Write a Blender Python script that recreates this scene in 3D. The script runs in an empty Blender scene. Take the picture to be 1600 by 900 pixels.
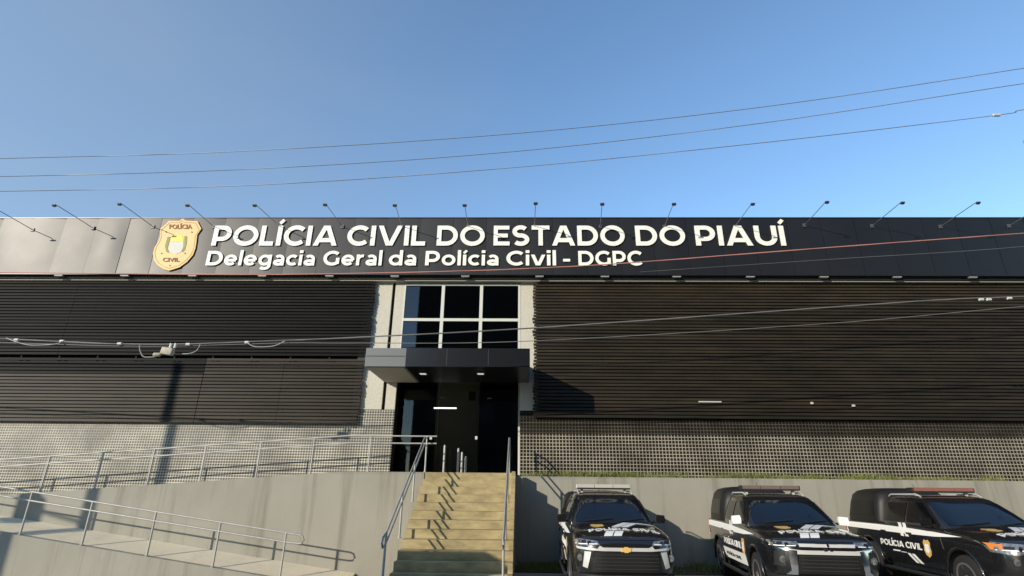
import bpy, bmesh, math, random
from mathutils import Vector, Matrix
from mathutils.bvhtree import BVHTree
random.seed(7)
SC = bpy.context.scene
COL = SC.collection
rad = math.radians

# ------------------------------------------------------------------ camera
FPX = 850.0
PITCH, YAW, ROLL, EYE = rad(20.7), rad(1.3), rad(0.6), 1.85
_f = Vector((-math.sin(YAW)*math.cos(PITCH), math.cos(YAW)*math.cos(PITCH), math.sin(PITCH)))
_r = _f.cross(Vector((0, 0, 1))).normalized()
_u = _r.cross(_f)
_r2 = math.cos(ROLL)*_r + math.sin(ROLL)*_u
_u2 = -math.sin(ROLL)*_r + math.cos(ROLL)*_u
cam_d = bpy.data.cameras.new('camera')
cam = bpy.data.objects.new('camera', cam_d)
COL.objects.link(cam)
m = Matrix.Identity(4)
for i in range(3):
    m[i][0], m[i][1], m[i][2] = _r2[i], _u2[i], -_f[i]
m[2][3] = EYE
cam.matrix_world = m
cam_d.sensor_width = 36
cam_d.lens = FPX/1600*36
cam_d.clip_end = 2000
SC.camera = cam

# ------------------------------------------------------------------ light
SUN_AZ, SUN_EL = 43.0, 18.0            # sun stands behind the camera, 43 degrees to its left
W = bpy.data.worlds.new('World'); SC.world = W; W.use_nodes = True
nt = W.node_tree; bg = nt.nodes['Background']
sky = nt.nodes.new('ShaderNodeTexSky'); sky.sky_type = 'NISHITA'; sky.sun_disc = False
sky.sun_elevation = rad(SUN_EL); sky.sun_rotation = rad(180+SUN_AZ)
sky.air_density = 1.0; sky.dust_density = 0.1; sky.ozone_density = 1.7
tcw = nt.nodes.new('ShaderNodeTexCoord'); nzw = nt.nodes.new('ShaderNodeTexNoise'); mpw = nt.nodes.new('ShaderNodeMapping')
mpw.inputs['Scale'].default_value = (1, 1, 3.5); mpw.inputs['Rotation'].default_value = (0, rad(18), 0); nzw.inputs['Scale'].default_value = 2.2; nzw.inputs['Detail'].default_value = 6
nt.links.new(tcw.outputs['Generated'], mpw.inputs[0]); nt.links.new(mpw.outputs[0], nzw.inputs['Vector'])
rw_ = nt.nodes.new('ShaderNodeMapRange'); rw_.inputs['From Min'].default_value = .48; rw_.inputs['From Max'].default_value = .78; rw_.inputs['To Max'].default_value = .10
nt.links.new(nzw.outputs['Fac'], rw_.inputs[0])
t1 = nt.nodes.new('ShaderNodeMix'); t1.data_type = 'RGBA'; t1.blend_type = 'MULTIPLY'; t1.inputs['Factor'].default_value = 1; t1.inputs['B'].default_value = (.95, 1.09, 1.17, 1)
nt.links.new(sky.outputs[0], t1.inputs['A'])
t2 = nt.nodes.new('ShaderNodeMix'); t2.data_type = 'RGBA'; t2.inputs['B'].default_value = (1.55, 1.95, 2.45, 1)
sx = nt.nodes.new('ShaderNodeSeparateXYZ'); nt.links.new(tcw.outputs['Generated'], sx.inputs[0])
hz = nt.nodes.new('ShaderNodeMapRange'); hz.interpolation_type = 'SMOOTHSTEP'; hz.inputs['From Min'].default_value = .1; hz.inputs['From Max'].default_value = -.75; hz.inputs['To Max'].default_value = .42
nt.links.new(sx.outputs['X'], hz.inputs[0])
ad = nt.nodes.new('ShaderNodeMath'); ad.operation = 'ADD'; ad.use_clamp = True; nt.links.new(rw_.outputs[0], ad.inputs[0]); nt.links.new(hz.outputs[0], ad.inputs[1]); nt.links.new(ad.outputs[0], t2.inputs['Factor']); nt.links.new(t1.outputs['Result'], t2.inputs['A']); nt.links.new(t2.outputs['Result'], bg.inputs[0]); bg.inputs[1].default_value = 0.15
sl = bpy.data.lights.new('sun', 'SUN'); sl.energy = 2.9; sl.angle = rad(0.53); sl.color = (1.0, 0.90, 0.74)
so = bpy.data.objects.new('sun', sl); COL.objects.link(so)
sd = Vector((math.sin(rad(SUN_AZ))*math.cos(rad(SUN_EL)), math.cos(rad(SUN_AZ))*math.cos(rad(SUN_EL)), -math.sin(rad(SUN_EL))))
so.rotation_euler = sd.to_track_quat('-Z', 'Y').to_euler(); so.location = (-20, -20, 20)
SC.view_settings.view_transform = 'Standard'; SC.view_settings.look = 'None'
SC.view_settings.exposure = 0.62; SC.view_settings.gamma = 1.0

# ------------------------------------------------------------------ measuring helpers
O = Vector((0, 0, EYE))
def ray(x, y): return _f*FPX + _r2*(x-800) + _u2*(450-y)
def onY(x, y, D):
    d = ray(x, y); return O + d*(D/d.y)

# ------------------------------------------------------------------ materials
MATS = {}
def mat(name, color, rough=0.6, metal=0.0, spec=0.5, ior=1.45, coat=0.0, var=0.0, vscale=3.0, stretch=(1, 1, 1),
        color2=None, bump=0.0, bscale=40.0, emit=None, estr=0.0, detail=5.0, rvar=0.0, coat_rough=0.05):
    if name in MATS: return MATS[name]
    M = bpy.data.materials.new(name); M.use_nodes = True
    n = M.node_tree.nodes; l = M.node_tree.links; b = n['Principled BSDF']
    b.inputs['Base Color'].default_value = (*color, 1)
    b.inputs['Roughness'].default_value = rough; b.inputs['Metallic'].default_value = metal
    b.inputs['IOR'].default_value = ior; b.inputs['Specular IOR Level'].default_value = spec
    b.inputs['Coat Weight'].default_value = coat; b.inputs['Coat Roughness'].default_value = coat_rough
    if emit: b.inputs['Emission Color'].default_value = (*emit, 1); b.inputs['Emission Strength'].default_value = estr
    if var > 0 or bump > 0 or rvar > 0:
        tc = n.new('ShaderNodeTexCoord'); mp = n.new('ShaderNodeMapping'); mp.inputs['Scale'].default_value = stretch
        l.new(tc.outputs['Object'], mp.inputs[0])
        nz = n.new('ShaderNodeTexNoise'); nz.inputs['Scale'].default_value = vscale; nz.inputs['Detail'].default_value = detail
        nz.inputs['Roughness'].default_value = 0.62
        l.new(mp.outputs[0], nz.inputs['Vector'])
        if var > 0:
            rp = n.new('ShaderNodeValToRGB'); c2 = color2 or tuple(c*(1-var) for c in color)
            rp.color_ramp.elements[0].position = 0.32; rp.color_ramp.elements[1].position = 0.66
            rp.color_ramp.elements[0].color = (*c2, 1); rp.color_ramp.elements[1].color = (*color, 1)
            l.new(nz.outputs['Fac'], rp.inputs[0]); l.new(rp.outputs[0], b.inputs['Base Color'])
        if rvar > 0:
            mr = n.new('ShaderNodeMapRange'); mr.inputs['From Min'].default_value = .3; mr.inputs['From Max'].default_value = .7
            mr.inputs['To Min'].default_value = max(.02, rough-rvar); mr.inputs['To Max'].default_value = rough+rvar
            l.new(nz.outputs['Fac'], mr.inputs[0]); l.new(mr.outputs[0], b.inputs['Roughness'])
        if bump > 0:
            n2 = n.new('ShaderNodeTexNoise'); n2.inputs['Scale'].default_value = bscale; n2.inputs['Detail'].default_value = 4
            l.new(mp.outputs[0], n2.inputs['Vector'])
            bp = n.new('ShaderNodeBump'); bp.inputs['Strength'].default_value = bump; bp.inputs['Distance'].default_value = 0.01
            l.new(n2.outputs['Fac'], bp.inputs['Height']); l.new(bp.outputs[0], b.inputs['Normal'])
    MATS[name] = M; return M

def wall_mat(name, color, dark, streak=0.5):
    """painted render with broad blotches, vertical rain streaks and fine grain"""
    M = bpy.data.materials.new(name); M.use_nodes = True
    n = M.node_tree.nodes; l = M.node_tree.links; b = n['Principled BSDF']; b.inputs['Roughness'].default_value = 0.85
    tc = n.new('ShaderNodeTexCoord')
    def noise(scale, st, det=6, ro=.6):
        mp = n.new('ShaderNodeMapping'); mp.inputs['Scale'].default_value = st; l.new(tc.outputs['Object'], mp.inputs[0])
        z = n.new('ShaderNodeTexNoise'); z.inputs['Scale'].default_value = scale; z.inputs['Detail'].default_value = det
        z.inputs['Roughness'].default_value = ro
        l.new(mp.outputs[0], z.inputs['Vector']); return z
    def ramp(z, a, bb):
        r = n.new('ShaderNodeMapRange'); r.inputs['From Min'].default_value = a; r.inputs['From Max'].default_value = bb
        l.new(z.outputs['Fac'], r.inputs[0]); return r
    blot = ramp(noise(0.9, (1, 1, 1)), .35, .7); st = ramp(noise(2.2, (1.0, 1.0, .05), 7, .7), .50, .72); fine = ramp(noise(60, (1, 1, 1), 3), .2, .8)
    mx = n.new('ShaderNodeMix'); mx.data_type = 'RGBA'; l.new(blot.outputs[0], mx.inputs['Factor'])
    mx.inputs['A'].default_value = (*color, 1); mx.inputs['B'].default_value = (*[c*.88 for c in color], 1)
    ms = n.new('ShaderNodeMath'); ms.operation = 'MULTIPLY'; ms.inputs[1].default_value = streak; l.new(st.outputs[0], ms.inputs[0])
    m2 = n.new('ShaderNodeMix'); m2.data_type = 'RGBA'; l.new(ms.outputs[0], m2.inputs['Factor'])
    l.new(mx.outputs['Result'], m2.inputs['A']); m2.inputs['B'].default_value = (*dark, 1)
    m3 = n.new('ShaderNodeMix'); m3.data_type = 'RGBA'; m3.blend_type = 'MULTIPLY'; m3.inputs['Factor'].default_value = .25
    l.new(m2.outputs['Result'], m3.inputs['A']); l.new(fine.outputs[0], m3.inputs['B'])
    l.new(m3.outputs['Result'], b.inputs['Base Color'])
    bp = n.new('ShaderNodeBump'); bp.inputs['Strength'].default_value = .25; bp.inputs['Distance'].default_value = .01
    l.new(fine.outputs[0], bp.inputs['Height']); l.new(bp.outputs[0], b.inputs['Normal'])
    return M

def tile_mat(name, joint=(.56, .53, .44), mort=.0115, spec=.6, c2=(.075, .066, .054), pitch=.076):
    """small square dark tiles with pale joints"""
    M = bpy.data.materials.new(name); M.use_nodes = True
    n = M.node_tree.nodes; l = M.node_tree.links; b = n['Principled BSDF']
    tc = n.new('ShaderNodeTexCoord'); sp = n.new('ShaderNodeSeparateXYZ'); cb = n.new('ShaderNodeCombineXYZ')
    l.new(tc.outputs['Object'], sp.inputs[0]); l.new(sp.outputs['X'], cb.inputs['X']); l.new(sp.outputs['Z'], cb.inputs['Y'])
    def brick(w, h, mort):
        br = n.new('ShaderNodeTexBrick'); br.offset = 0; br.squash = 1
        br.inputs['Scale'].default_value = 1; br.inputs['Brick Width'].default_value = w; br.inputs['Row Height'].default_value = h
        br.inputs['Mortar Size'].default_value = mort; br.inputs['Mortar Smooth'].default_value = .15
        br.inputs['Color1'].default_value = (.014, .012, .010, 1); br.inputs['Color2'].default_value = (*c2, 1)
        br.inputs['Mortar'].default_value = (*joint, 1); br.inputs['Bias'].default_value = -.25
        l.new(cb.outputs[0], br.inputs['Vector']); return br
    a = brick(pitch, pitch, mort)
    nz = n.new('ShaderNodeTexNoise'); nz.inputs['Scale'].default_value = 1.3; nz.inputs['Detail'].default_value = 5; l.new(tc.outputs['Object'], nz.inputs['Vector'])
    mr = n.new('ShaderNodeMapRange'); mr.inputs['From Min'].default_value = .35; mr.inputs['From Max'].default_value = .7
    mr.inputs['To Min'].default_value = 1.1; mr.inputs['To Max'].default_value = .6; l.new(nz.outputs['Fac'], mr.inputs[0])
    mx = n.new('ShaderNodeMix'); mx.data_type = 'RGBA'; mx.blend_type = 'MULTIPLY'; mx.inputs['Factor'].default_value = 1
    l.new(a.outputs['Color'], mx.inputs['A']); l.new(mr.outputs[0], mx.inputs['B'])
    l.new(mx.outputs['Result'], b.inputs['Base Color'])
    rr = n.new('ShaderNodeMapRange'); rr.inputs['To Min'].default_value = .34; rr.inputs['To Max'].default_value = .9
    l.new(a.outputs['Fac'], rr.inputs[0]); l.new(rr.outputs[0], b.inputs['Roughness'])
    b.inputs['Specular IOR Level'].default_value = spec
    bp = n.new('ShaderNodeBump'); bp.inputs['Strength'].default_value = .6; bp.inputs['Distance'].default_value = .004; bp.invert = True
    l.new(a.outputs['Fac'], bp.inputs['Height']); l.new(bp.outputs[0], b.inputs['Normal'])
    return M

def glass_mat(name, tint=(0.5, 0.55, 0.6), clear=0.5, rough=0.02, ior=1.9):
    M = bpy.data.materials.new(name); M.use_nodes = True
    n = M.node_tree.nodes; l = M.node_tree.links; n.remove(n['Principled BSDF'])
    out = n['Material Output']; tr = n.new('ShaderNodeBsdfTransparent'); tr.inputs[0].default_value = (*[c*clear for c in tint], 1)
    gl = n.new('ShaderNodeBsdfGlossy'); gl.inputs['Roughness'].default_value = rough; fr = n.new('ShaderNodeFresnel'); fr.inputs[0].default_value = ior
    mx = n.new('ShaderNodeMixShader'); l.new(fr.outputs[0], mx.inputs[0]); l.new(tr.outputs[0], mx.inputs[1]); l.new(gl.outputs[0], mx.inputs[2])
    l.new(mx.outputs[0], out.inputs[0]); return M

concrete = wall_mat('grey_render', (.380, .362, .300), (.16, .148, .115), .75)
ramp_floor = wall_mat('ramp_floor', (.88, .77, .56), (.50, .43, .30), .35)
stair_paint = mat('stair_paint', (.46, .37, .19), .8, var=.45, vscale=2.4, detail=9, bump=.35, stretch=(1, 1, 2.5))
stone = mat('stone_cladding', (.60, .57, .48), .75, var=.16, vscale=14, bump=.3)
tile = tile_mat('mosaic_tile')
tile_shadow = tile_mat('mosaic_tile_shadow', (.085, .075, .057), .0105, .15, (.014, .012, .010), .095)  # shadow of the right slats set into tile and joint colours
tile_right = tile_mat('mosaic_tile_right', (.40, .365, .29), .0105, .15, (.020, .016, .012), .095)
black_back = mat('dark_backing', (.006, .006, .006), .8)
sign_black = mat('sign_sheet', (.011, .011, .013), .46, ior=1.52, var=.3, vscale=.4, rvar=.02)
white_metal = mat('white_metal', (.62, .62, .57), .5)
cream_letter = mat('letter_acrylic', (.90, .89, .80), .5)
gold = mat('badge_gold', (.80, .52, .20), .5, var=.12, vscale=3)
badge_dark = mat('badge_brown', (.30, .12, .04), .6)
badge_yellow = mat('badge_yellow', (.85, .62, .06), .5)
badge_grey = mat('badge_silver', (.55, .54, .50), .5)
badge_green = mat('badge_green', (.25, .28, .08), .6)
steel = mat('galvanised_steel', (.46, .45, .42), .55, metal=.35, var=.2, vscale=6)
steel_dark = mat('dark_steel', (.10, .10, .11), .5, metal=.3)
canopy_black = mat('canopy_panel', (.010, .010, .012), .25, ior=1.6)
soffit_grey = mat('soffit_grey', (.42, .40, .35), .8, var=.15)
asphalt = mat('asphalt', (.055, .054, .052), .9, var=.3, vscale=4, bump=.4, bscale=90)
paving = mat('concrete_paving', (.38, .36, .31), .9, var=.25, vscale=2, bump=.3, bscale=60)
soil = mat('soil', (.10, .085, .055), .95, var=.3, vscale=6)
grass_m = mat('grass_blades', (.13, .19, .035), .7, var=.5, vscale=9, color2=(.20, .17, .06))
cable_m = mat('cable_sheath', (.16, .155, .15), .55)
cable_lt = mat('aluminium_cable', (.34, .40, .50), .5, metal=.2)
red_cable = mat('red_cable', (.50, .22, .18), .6)
wood_pole = mat('pole_concrete', (.35, .34, .31), .85, var=.2)
lamp_diff = mat('soffit_lamp_glass', (.62, .62, .60), .4)
facade_opp = mat('opposite_facade', (.055, .052, .05), .8, var=.2)
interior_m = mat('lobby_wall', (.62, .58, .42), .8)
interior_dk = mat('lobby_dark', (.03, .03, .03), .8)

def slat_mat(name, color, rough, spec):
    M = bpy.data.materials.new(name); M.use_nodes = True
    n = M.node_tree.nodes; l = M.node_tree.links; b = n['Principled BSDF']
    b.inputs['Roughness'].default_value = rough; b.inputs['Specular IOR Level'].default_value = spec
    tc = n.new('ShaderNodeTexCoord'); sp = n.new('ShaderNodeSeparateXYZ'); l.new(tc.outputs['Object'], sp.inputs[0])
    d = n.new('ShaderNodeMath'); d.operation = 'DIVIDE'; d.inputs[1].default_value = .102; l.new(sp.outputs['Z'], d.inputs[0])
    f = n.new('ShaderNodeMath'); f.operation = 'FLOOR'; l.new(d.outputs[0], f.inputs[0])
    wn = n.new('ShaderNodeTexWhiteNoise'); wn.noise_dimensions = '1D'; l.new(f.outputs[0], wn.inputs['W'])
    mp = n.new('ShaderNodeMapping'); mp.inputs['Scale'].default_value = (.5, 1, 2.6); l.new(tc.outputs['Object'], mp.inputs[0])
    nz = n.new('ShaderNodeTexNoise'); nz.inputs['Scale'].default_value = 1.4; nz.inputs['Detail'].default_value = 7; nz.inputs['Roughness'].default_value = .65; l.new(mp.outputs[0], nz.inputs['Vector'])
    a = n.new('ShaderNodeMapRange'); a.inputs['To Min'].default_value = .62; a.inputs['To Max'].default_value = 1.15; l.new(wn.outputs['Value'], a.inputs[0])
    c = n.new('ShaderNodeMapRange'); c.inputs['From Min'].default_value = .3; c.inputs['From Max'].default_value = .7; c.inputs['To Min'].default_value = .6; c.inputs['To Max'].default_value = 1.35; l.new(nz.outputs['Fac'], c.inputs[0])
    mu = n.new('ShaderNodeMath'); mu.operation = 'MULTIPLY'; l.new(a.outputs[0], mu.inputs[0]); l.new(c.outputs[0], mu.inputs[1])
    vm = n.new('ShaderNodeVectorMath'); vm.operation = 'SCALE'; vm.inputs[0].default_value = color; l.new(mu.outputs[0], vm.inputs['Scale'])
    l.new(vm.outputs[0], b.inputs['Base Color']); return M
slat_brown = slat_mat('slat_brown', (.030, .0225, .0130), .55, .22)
slat_dark = slat_mat('slat_dark', (.0085, .008, .0072), .6, .12)  # darker slat colour for the upper-left panels

# ------------------------------------------------------------------ mesh helpers
class MB:
    def __init__(s): s.bm = bmesh.new()
    def box(s, x0, x1, y0, y1, z0, z1):
        v = [s.bm.verts.new(p) for p in ((x0,y0,z0),(x1,y0,z0),(x1,y1,z0),(x0,y1,z0),(x0,y0,z1),(x1,y0,z1),(x1,y1,z1),(x0,y1,z1))]
        for f in ((0,3,2,1),(4,5,6,7),(0,1,5,4),(1,2,6,5),(2,3,7,6),(3,0,4,7)): s.bm.faces.new([v[i] for i in f])
        return s
    def obox(s, c, sx, sy, sz, R=None):
        r = bmesh.ops.create_cube(s.bm, size=1)
        M = Matrix.Translation(Vector(c)) @ (R.to_4x4() if R else Matrix.Identity(4)) @ Matrix.Diagonal((sx, sy, sz, 1))
        bmesh.ops.transform(s.bm, matrix=M, verts=r['verts']); return s
    def prism(s, pts, d):
        """polygon (list of 3-vectors) extruded along d"""
        d = Vector(d); a = [s.bm.verts.new(p) for p in pts]; b = [s.bm.verts.new(Vector(p)+d) for p in pts]
        s.bm.faces.new(a[::-1]); s.bm.faces.new(b)
        for i in range(len(a)):
            j = (i+1) % len(a); s.bm.faces.new((a[i], a[j], b[j], b[i]))
        return s
    def tube(s, pts, r, n=8, cap=True):
        pts = [Vector(p) for p in pts]; rings = []
        for i, p in enumerate(pts):
            t = (pts[min(i+1, len(pts)-1)] - pts[max(i-1, 0)]).normalized()
            up = Vector((0, 0, 1)) if abs(t.z) < .95 else Vector((1, 0, 0))
            a = t.cross(up).normalized(); b = a.cross(t)
            rr = r[i] if isinstance(r, (list, tuple)) else r
            rings.append([s.bm.verts.new(p + (a*math.cos(2*math.pi*k/n) + b*math.sin(2*math.pi*k/n))*rr) for k in range(n)])
        for A, B in zip(rings, rings[1:]):
            for k in range(n): s.bm.faces.new((A[k], A[(k+1) % n], B[(k+1) % n], B[k]))
        if cap: s.bm.faces.new(rings[0][::-1]); s.bm.faces.new(rings[-1])
        return s
    def lathe(s, prof, axis_pt, axis='x', n=28):
        """profile of (radius, offset) revolved round an axis through axis_pt"""
        rings = []
        for (r, o) in prof:
            ring = []
            for k in range(n):
                a = 2*math.pi*k/n; c, d = r*math.cos(a), r*math.sin(a)
                p = (o, c, d) if axis == 'x' else (c, d, o) if axis == 'z' else (c, o, d)
                ring.append(s.bm.verts.new(Vector(axis_pt)+Vector(p)))
            rings.append(ring)
        for A, B in zip(rings, rings[1:]):
            for k in range(n): s.bm.faces.new((A[k], A[(k+1) % n], B[(k+1) % n], B[k]))
        s.bm.faces.new(rings[0][::-1]); s.bm.faces.new(rings[-1]); return s
    def loft(s, rings, cap=True):
        R = [[s.bm.verts.new(p) for p in r] for r in rings]; n = len(R[0])
        for A, B in zip(R, R[1:]):
            for k in range(n): s.bm.faces.new((A[k], A[(k+1) % n], B[(k+1) % n], B[k]))
        if cap: s.bm.faces.new(R[0][::-1]); s.bm.faces.new(R[-1])
        return s
    def bevel(s, w, seg=1, ang=30):
        e = [e for e in s.bm.edges if len(e.link_faces) == 2 and e.calc_face_angle(0) > rad(ang)]
        bmesh.ops.bevel(s.bm, geom=e, offset=w, segments=seg, affect='EDGES', profile=.6); return s
    def build(s, name, material, parent=None, smooth=None, label=None):
        bmesh.ops.recalc_face_normals(s.bm, faces=s.bm.faces)
        me = bpy.data.meshes.new(name); s.bm.to_mesh(me); s.bm.free(); me.materials.append(material)
        o = bpy.data.objects.new(name, me); COL.objects.link(o)
        if parent: o.parent = parent
        if smooth is not None:
            me.polygons.foreach_set('use_smooth', [True]*len(me.polygons))
            me.set_sharp_from_angle(angle=rad(smooth))
        if label: o['label'] = label
        return o

def empty(name, loc=(0, 0, 0), rz=0):
    o = bpy.data.objects.new(name, None); COL.objects.link(o); o.location = loc; o.rotation_euler = (0, 0, rz)
    o.empty_display_size = .3; return o
def tag(o, label=None, cat=None, group=None, kind=None):
    if label: o['label'] = label
    if cat: o['category'] = cat
    if group: o['group'] = group
    if kind: o['kind'] = kind
    return o
def text_bm(body, size=1.0, bold=.02, extrude=.02, shear=0, spacing=1.0):
    c = bpy.data.curves.new('lettering', 'FONT'); c.body = body; c.size = size; c.extrude = extrude; c.offset = bold
    c.shear = shear; c.space_character = spacing; c.resolution_u = 4
    o = bpy.data.objects.new('lettering', c); COL.objects.link(o)
    dg = bpy.context.evaluated_depsgraph_get(); dg.update()
    me = bpy.data.meshes.new_from_object(o.evaluated_get(dg))
    bm = bmesh.new(); bm.from_mesh(me)
    bpy.data.objects.remove(o); bpy.data.curves.remove(c); bpy.data.meshes.remove(me)
    return bm
def fit(bm, fn):
    """normalise text to 0..1 box in x,y then map every vertex with fn(u, v, z)"""
    xs = [v.co.x for v in bm.verts]; ys = [v.co.y for v in bm.verts]
    x0, x1, y0, y1 = min(xs), max(xs), min(ys), max(ys)
    for v in bm.verts: v.co = fn((v.co.x-x0)/(x1-x0), (v.co.y-y0)/(y1-y0), v.co.z)
    return bm

# ------------------------------------------------------------------ geometric bold lettering built from strokes (cap height 1)
def _arc(cx, cy, rx, ry, a0, a1, n=14):
    n = max(3, int(abs(a1-a0)/13)); return [(cx+rx*math.cos(rad(a0+(a1-a0)*i/n)), cy+ry*math.sin(rad(a0+(a1-a0)*i/n))) for i in range(n+1)]
UW, LW = .205, .185
def glyph(ch):
    """list of (points, width, closed, clip) and the advance width"""
    w = UW; c = (0, 1)
    G = {
     'I': ([[(.1, 0), (.1, 1)]], .205), 'Í': ([[(.1, 0), (.1, 1)], [(.05, 1.11), (.21, 1.30)]], .205),
     'L': ([[(.1, 1), (.1, .1), (.62, .1)]], .64), 'T': ([[(0, .9), (.84, .9)], [(.42, 0), (.42, .9)]], .84),
     'P': ([[(.1, 0), (.1, 1)], [(.1, .9), (.42, .9)]+_arc(.42, .615, .30, .285, 90, -90)+[(.1, .33)]], .82),
     'D': ([[(.1, 0), (.1, 1)], [(.1, .9), (.44, .9)]+_arc(.44, .5, .42, .40, 90, -90)+[(.1, .1)]], .965),
     'E': ([[(.1, 0), (.1, 1)], [(.1, .9), (.74, .9)], [(.1, .5), (.67, .5)], [(.1, .1), (.76, .1)]], .76),
     'C': ([_arc(.54, .5, .445, .412, 45, 315)], .93), 'G': ([_arc(.54, .5, .445, .412, 45, 318), [(.86, .10), (.86, .52)], ], .98),
     'S': ([_arc(.40, .705, .285, .21, 38, 262)+_arc(.40, .295, .30, .21, 82, -142)], .80),
     'U': ([[(.1, 1), (.1, .45)]+_arc(.455, .45, .355, .355, 180, 360)+[(.81, 1)]], .91),
     'A': ([[(.06, -.12), (.545, 1.12)], [(1.01, -.12), (.525, 1.12)], [(.24, .27), (.83, .27)]], 1.07),
     'V': ([[(.06, 1.12), (.545, -.12)], [(1.01, 1.12), (.525, -.12)]], 1.07),
     'l': ([[(.1, 0), (.1, 1.06)]], .19), 'i': ([[(.1, 0), (.1, .74)], [(.1, .86), (.1, 1.05)]], .19), 'í': ([[(.1, 0), (.1, .74)], [(.05, .84), (.21, 1.03)]], .19),
     'v': ([[(.05, .83), (.375, -.09)], [(.70, .83), (.355, -.09)]], .73), '-': ([[(0, .36), (.40, .36)]], .40),
     'r': ([[(.1, 0), (.1, .75)], _arc(.40, .37, .30, .29, 165, 84)], .45),
     'c': ([_arc(.385, .37, .295, .285, 48, 312)], .64), 'e': ([_arc(.385, .37, .295, .285, 0, 318), [(.12, .355), (.70, .355)]], .77),
     'a': ([[(.56, 0), (.56, .42)]+_arc(.33, .44, .23, .215, 0, 140)[0:], _arc(.33, .205, .235, .125, 0, 360)], .66),
    }
    ring = _arc(.385, .37, .295, .285, 0, 360)
    if ch == 'O': return [(_arc(.56, .5, .465, .412, 0, 360), w, True, None)], 1.12
    if ch == 'o': return [(ring, LW, True, None)], .77
    if ch == 'd': return [(ring, LW, True, None), ([(.68, 0), (.68, 1.06)], LW, False, None)], .78
    if ch == 'g': return [(ring, LW, True, None), ([(.68, .74), (.68, -.02)]+_arc(.40, -.02, .28, .19, 0, -140)[1:], LW, False, None)], .78
    st, adv = G[ch]; out = []
    for p in st:
        wd = w if ch.isupper() else LW
        if ch in 'Íí' and p[0][1] > .8: wd = .15
        if ch == 'i' and p[0][1] > .8: wd = .21
        if ch in 'ESa' and len(p) == 2: wd *= .94
        closed = len(p) > 12 and (Vector(p[0])-Vector(p[-1])).length < 1e-4
        out.append((p, wd, closed, {'A': (0, 1), 'V': (0, 1), 'v': (0, .74)}.get(ch)))
    return out, adv
def word_bm(word, depth=.012):
    bm = bmesh.new(); x = 0; lay = 0
    for ch in word:
        if ch == ' ': x += .42; continue
        st, adv = glyph(ch)
        for pts, w, closed, clip in st:
            P = []
            for p in pts:
                if not P or (Vector(p)-P[-1]).length > 1e-3: P.append(Vector((p[0], p[1])))
            if closed: P = P[:-1]
            n = len(P); L_, R_ = [], []
            for i in range(n):
                a = P[i]-P[i-1] if (i > 0 or closed) else P[1]-P[0]
                b = P[(i+1) % n]-P[i] if (i < n-1 or closed) else P[-1]-P[-2]
                a.normalize(); b.normalize(); t = (a+b).normalized(); nn = Vector((-t.y, t.x)); k = w/2/max(.4, nn.dot(Vector((-a.y, a.x))))
                L_.append(P[i]+nn*k); R_.append(P[i]-nn*k)
            zt = depth + lay*.0008; lay = (lay+1) % 7
            b2 = bmesh.new()
            V = [[b2.verts.new((q.x, q.y, z)) for q in (L_[i], R_[i]) for z in (0, zt)] for i in range(n)]
            for i in range(n if closed else n-1):
                A, B = V[i], V[(i+1) % n]
                for f in ((A[1], A[3], B[3], B[1]), (A[0], A[1], B[1], B[0]), (A[3], A[2], B[2], B[3]), (A[2], A[0], B[0], B[2])): b2.faces.new(f)
            if not closed:
                for E in (V[0], V[-1]): b2.faces.new((E[0], E[2], E[3], E[1]))
            if clip:
                for z, sg in ((clip[0], -1), (clip[1], 1)):
                    bmesh.ops.bisect_plane(b2, geom=b2.verts[:]+b2.edges[:]+b2.faces[:], plane_co=(0, z, 0), plane_no=(0, sg, 0), clear_outer=True)
                    bmesh.ops.holes_fill(b2, edges=[e for e in b2.edges if e.is_boundary])
            for v in b2.verts: v.co.x += x
            me = bpy.data.meshes.new('t'); b2.to_mesh(me); b2.free(); bm.from_mesh(me); bpy.data.meshes.remove(me)
        x += adv+.115
    return bm

# ------------------------------------------------------------------ key planes
DF, DSG, DW = 16.3, 15.9, 15.2          # facade, sign front, retaining wall of ramps
ZL = 2.36                               # entrance landing
def X(x, y, D=DF): return onY(x, y, D).x
def Z(x, y, D=DF): return onY(x, y, D).z

# ------------------------------------------------------------------ ground
o = MB().box(-300, 300, -300, 300, -.6, -.25).build('ground', asphalt); tag(o, kind='structure')
o = MB().box(-2.9, 40, 7.0, 14.24, -.246, .12).build('parking_pavement', paving); tag(o, kind='structure')
o = MB().box(-40, -2.91, 8.0, 14.095, -.246, -.235).build('pavement', paving); tag(o, kind='structure')
o = MB().box(-.2, 40, 14.25, 15.49, -.246, .14).build('planting_strip', soil); tag(o, kind='structure')
o = MB().box(-.2, 40, 15.7, DF, 1.2, 2.27).build('terrace', soil); tag(o, kind='structure')

def grass(name, x0, x1, y0, y1, z, n, h, label):
    mb = MB(); bm = mb.bm
    cl = [(random.uniform(x0, x1), random.uniform(y0, y1), random.uniform(.15, .9), random.uniform(.5, 1.5)) for _ in range(int((x1-x0)*3.5))]
    for i in range(n):
        q_ = random.choice(cl); x = min(max(random.gauss(q_[0], q_[2]*.45), x0), x1); y = random.uniform(y0, y1); a = random.uniform(0, 6.28); hh = h*random.uniform(.35, 1.1)*q_[3]
        dx, dy = math.cos(a)*.008, math.sin(a)*.008; lx, ly = random.gauss(0, .35)*hh, random.gauss(0, .35)*hh
        bm.faces.new([bm.verts.new(p) for p in ((x-dx, y-dy, z), (x+dx, y+dy, z), (x+dx*.6+lx*.5, y+dy*.6+ly*.5, z+hh*.6), (x+lx, y+ly, z+hh))])
    bm2 = mb.build(name, grass_m); tag(bm2, label, 'grass', kind='stuff')
grass('grass', .0, 17, 15.71, 16.2, 2.27, 9000, .16, 'strip of short green grass along the top of the retaining wall')
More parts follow.
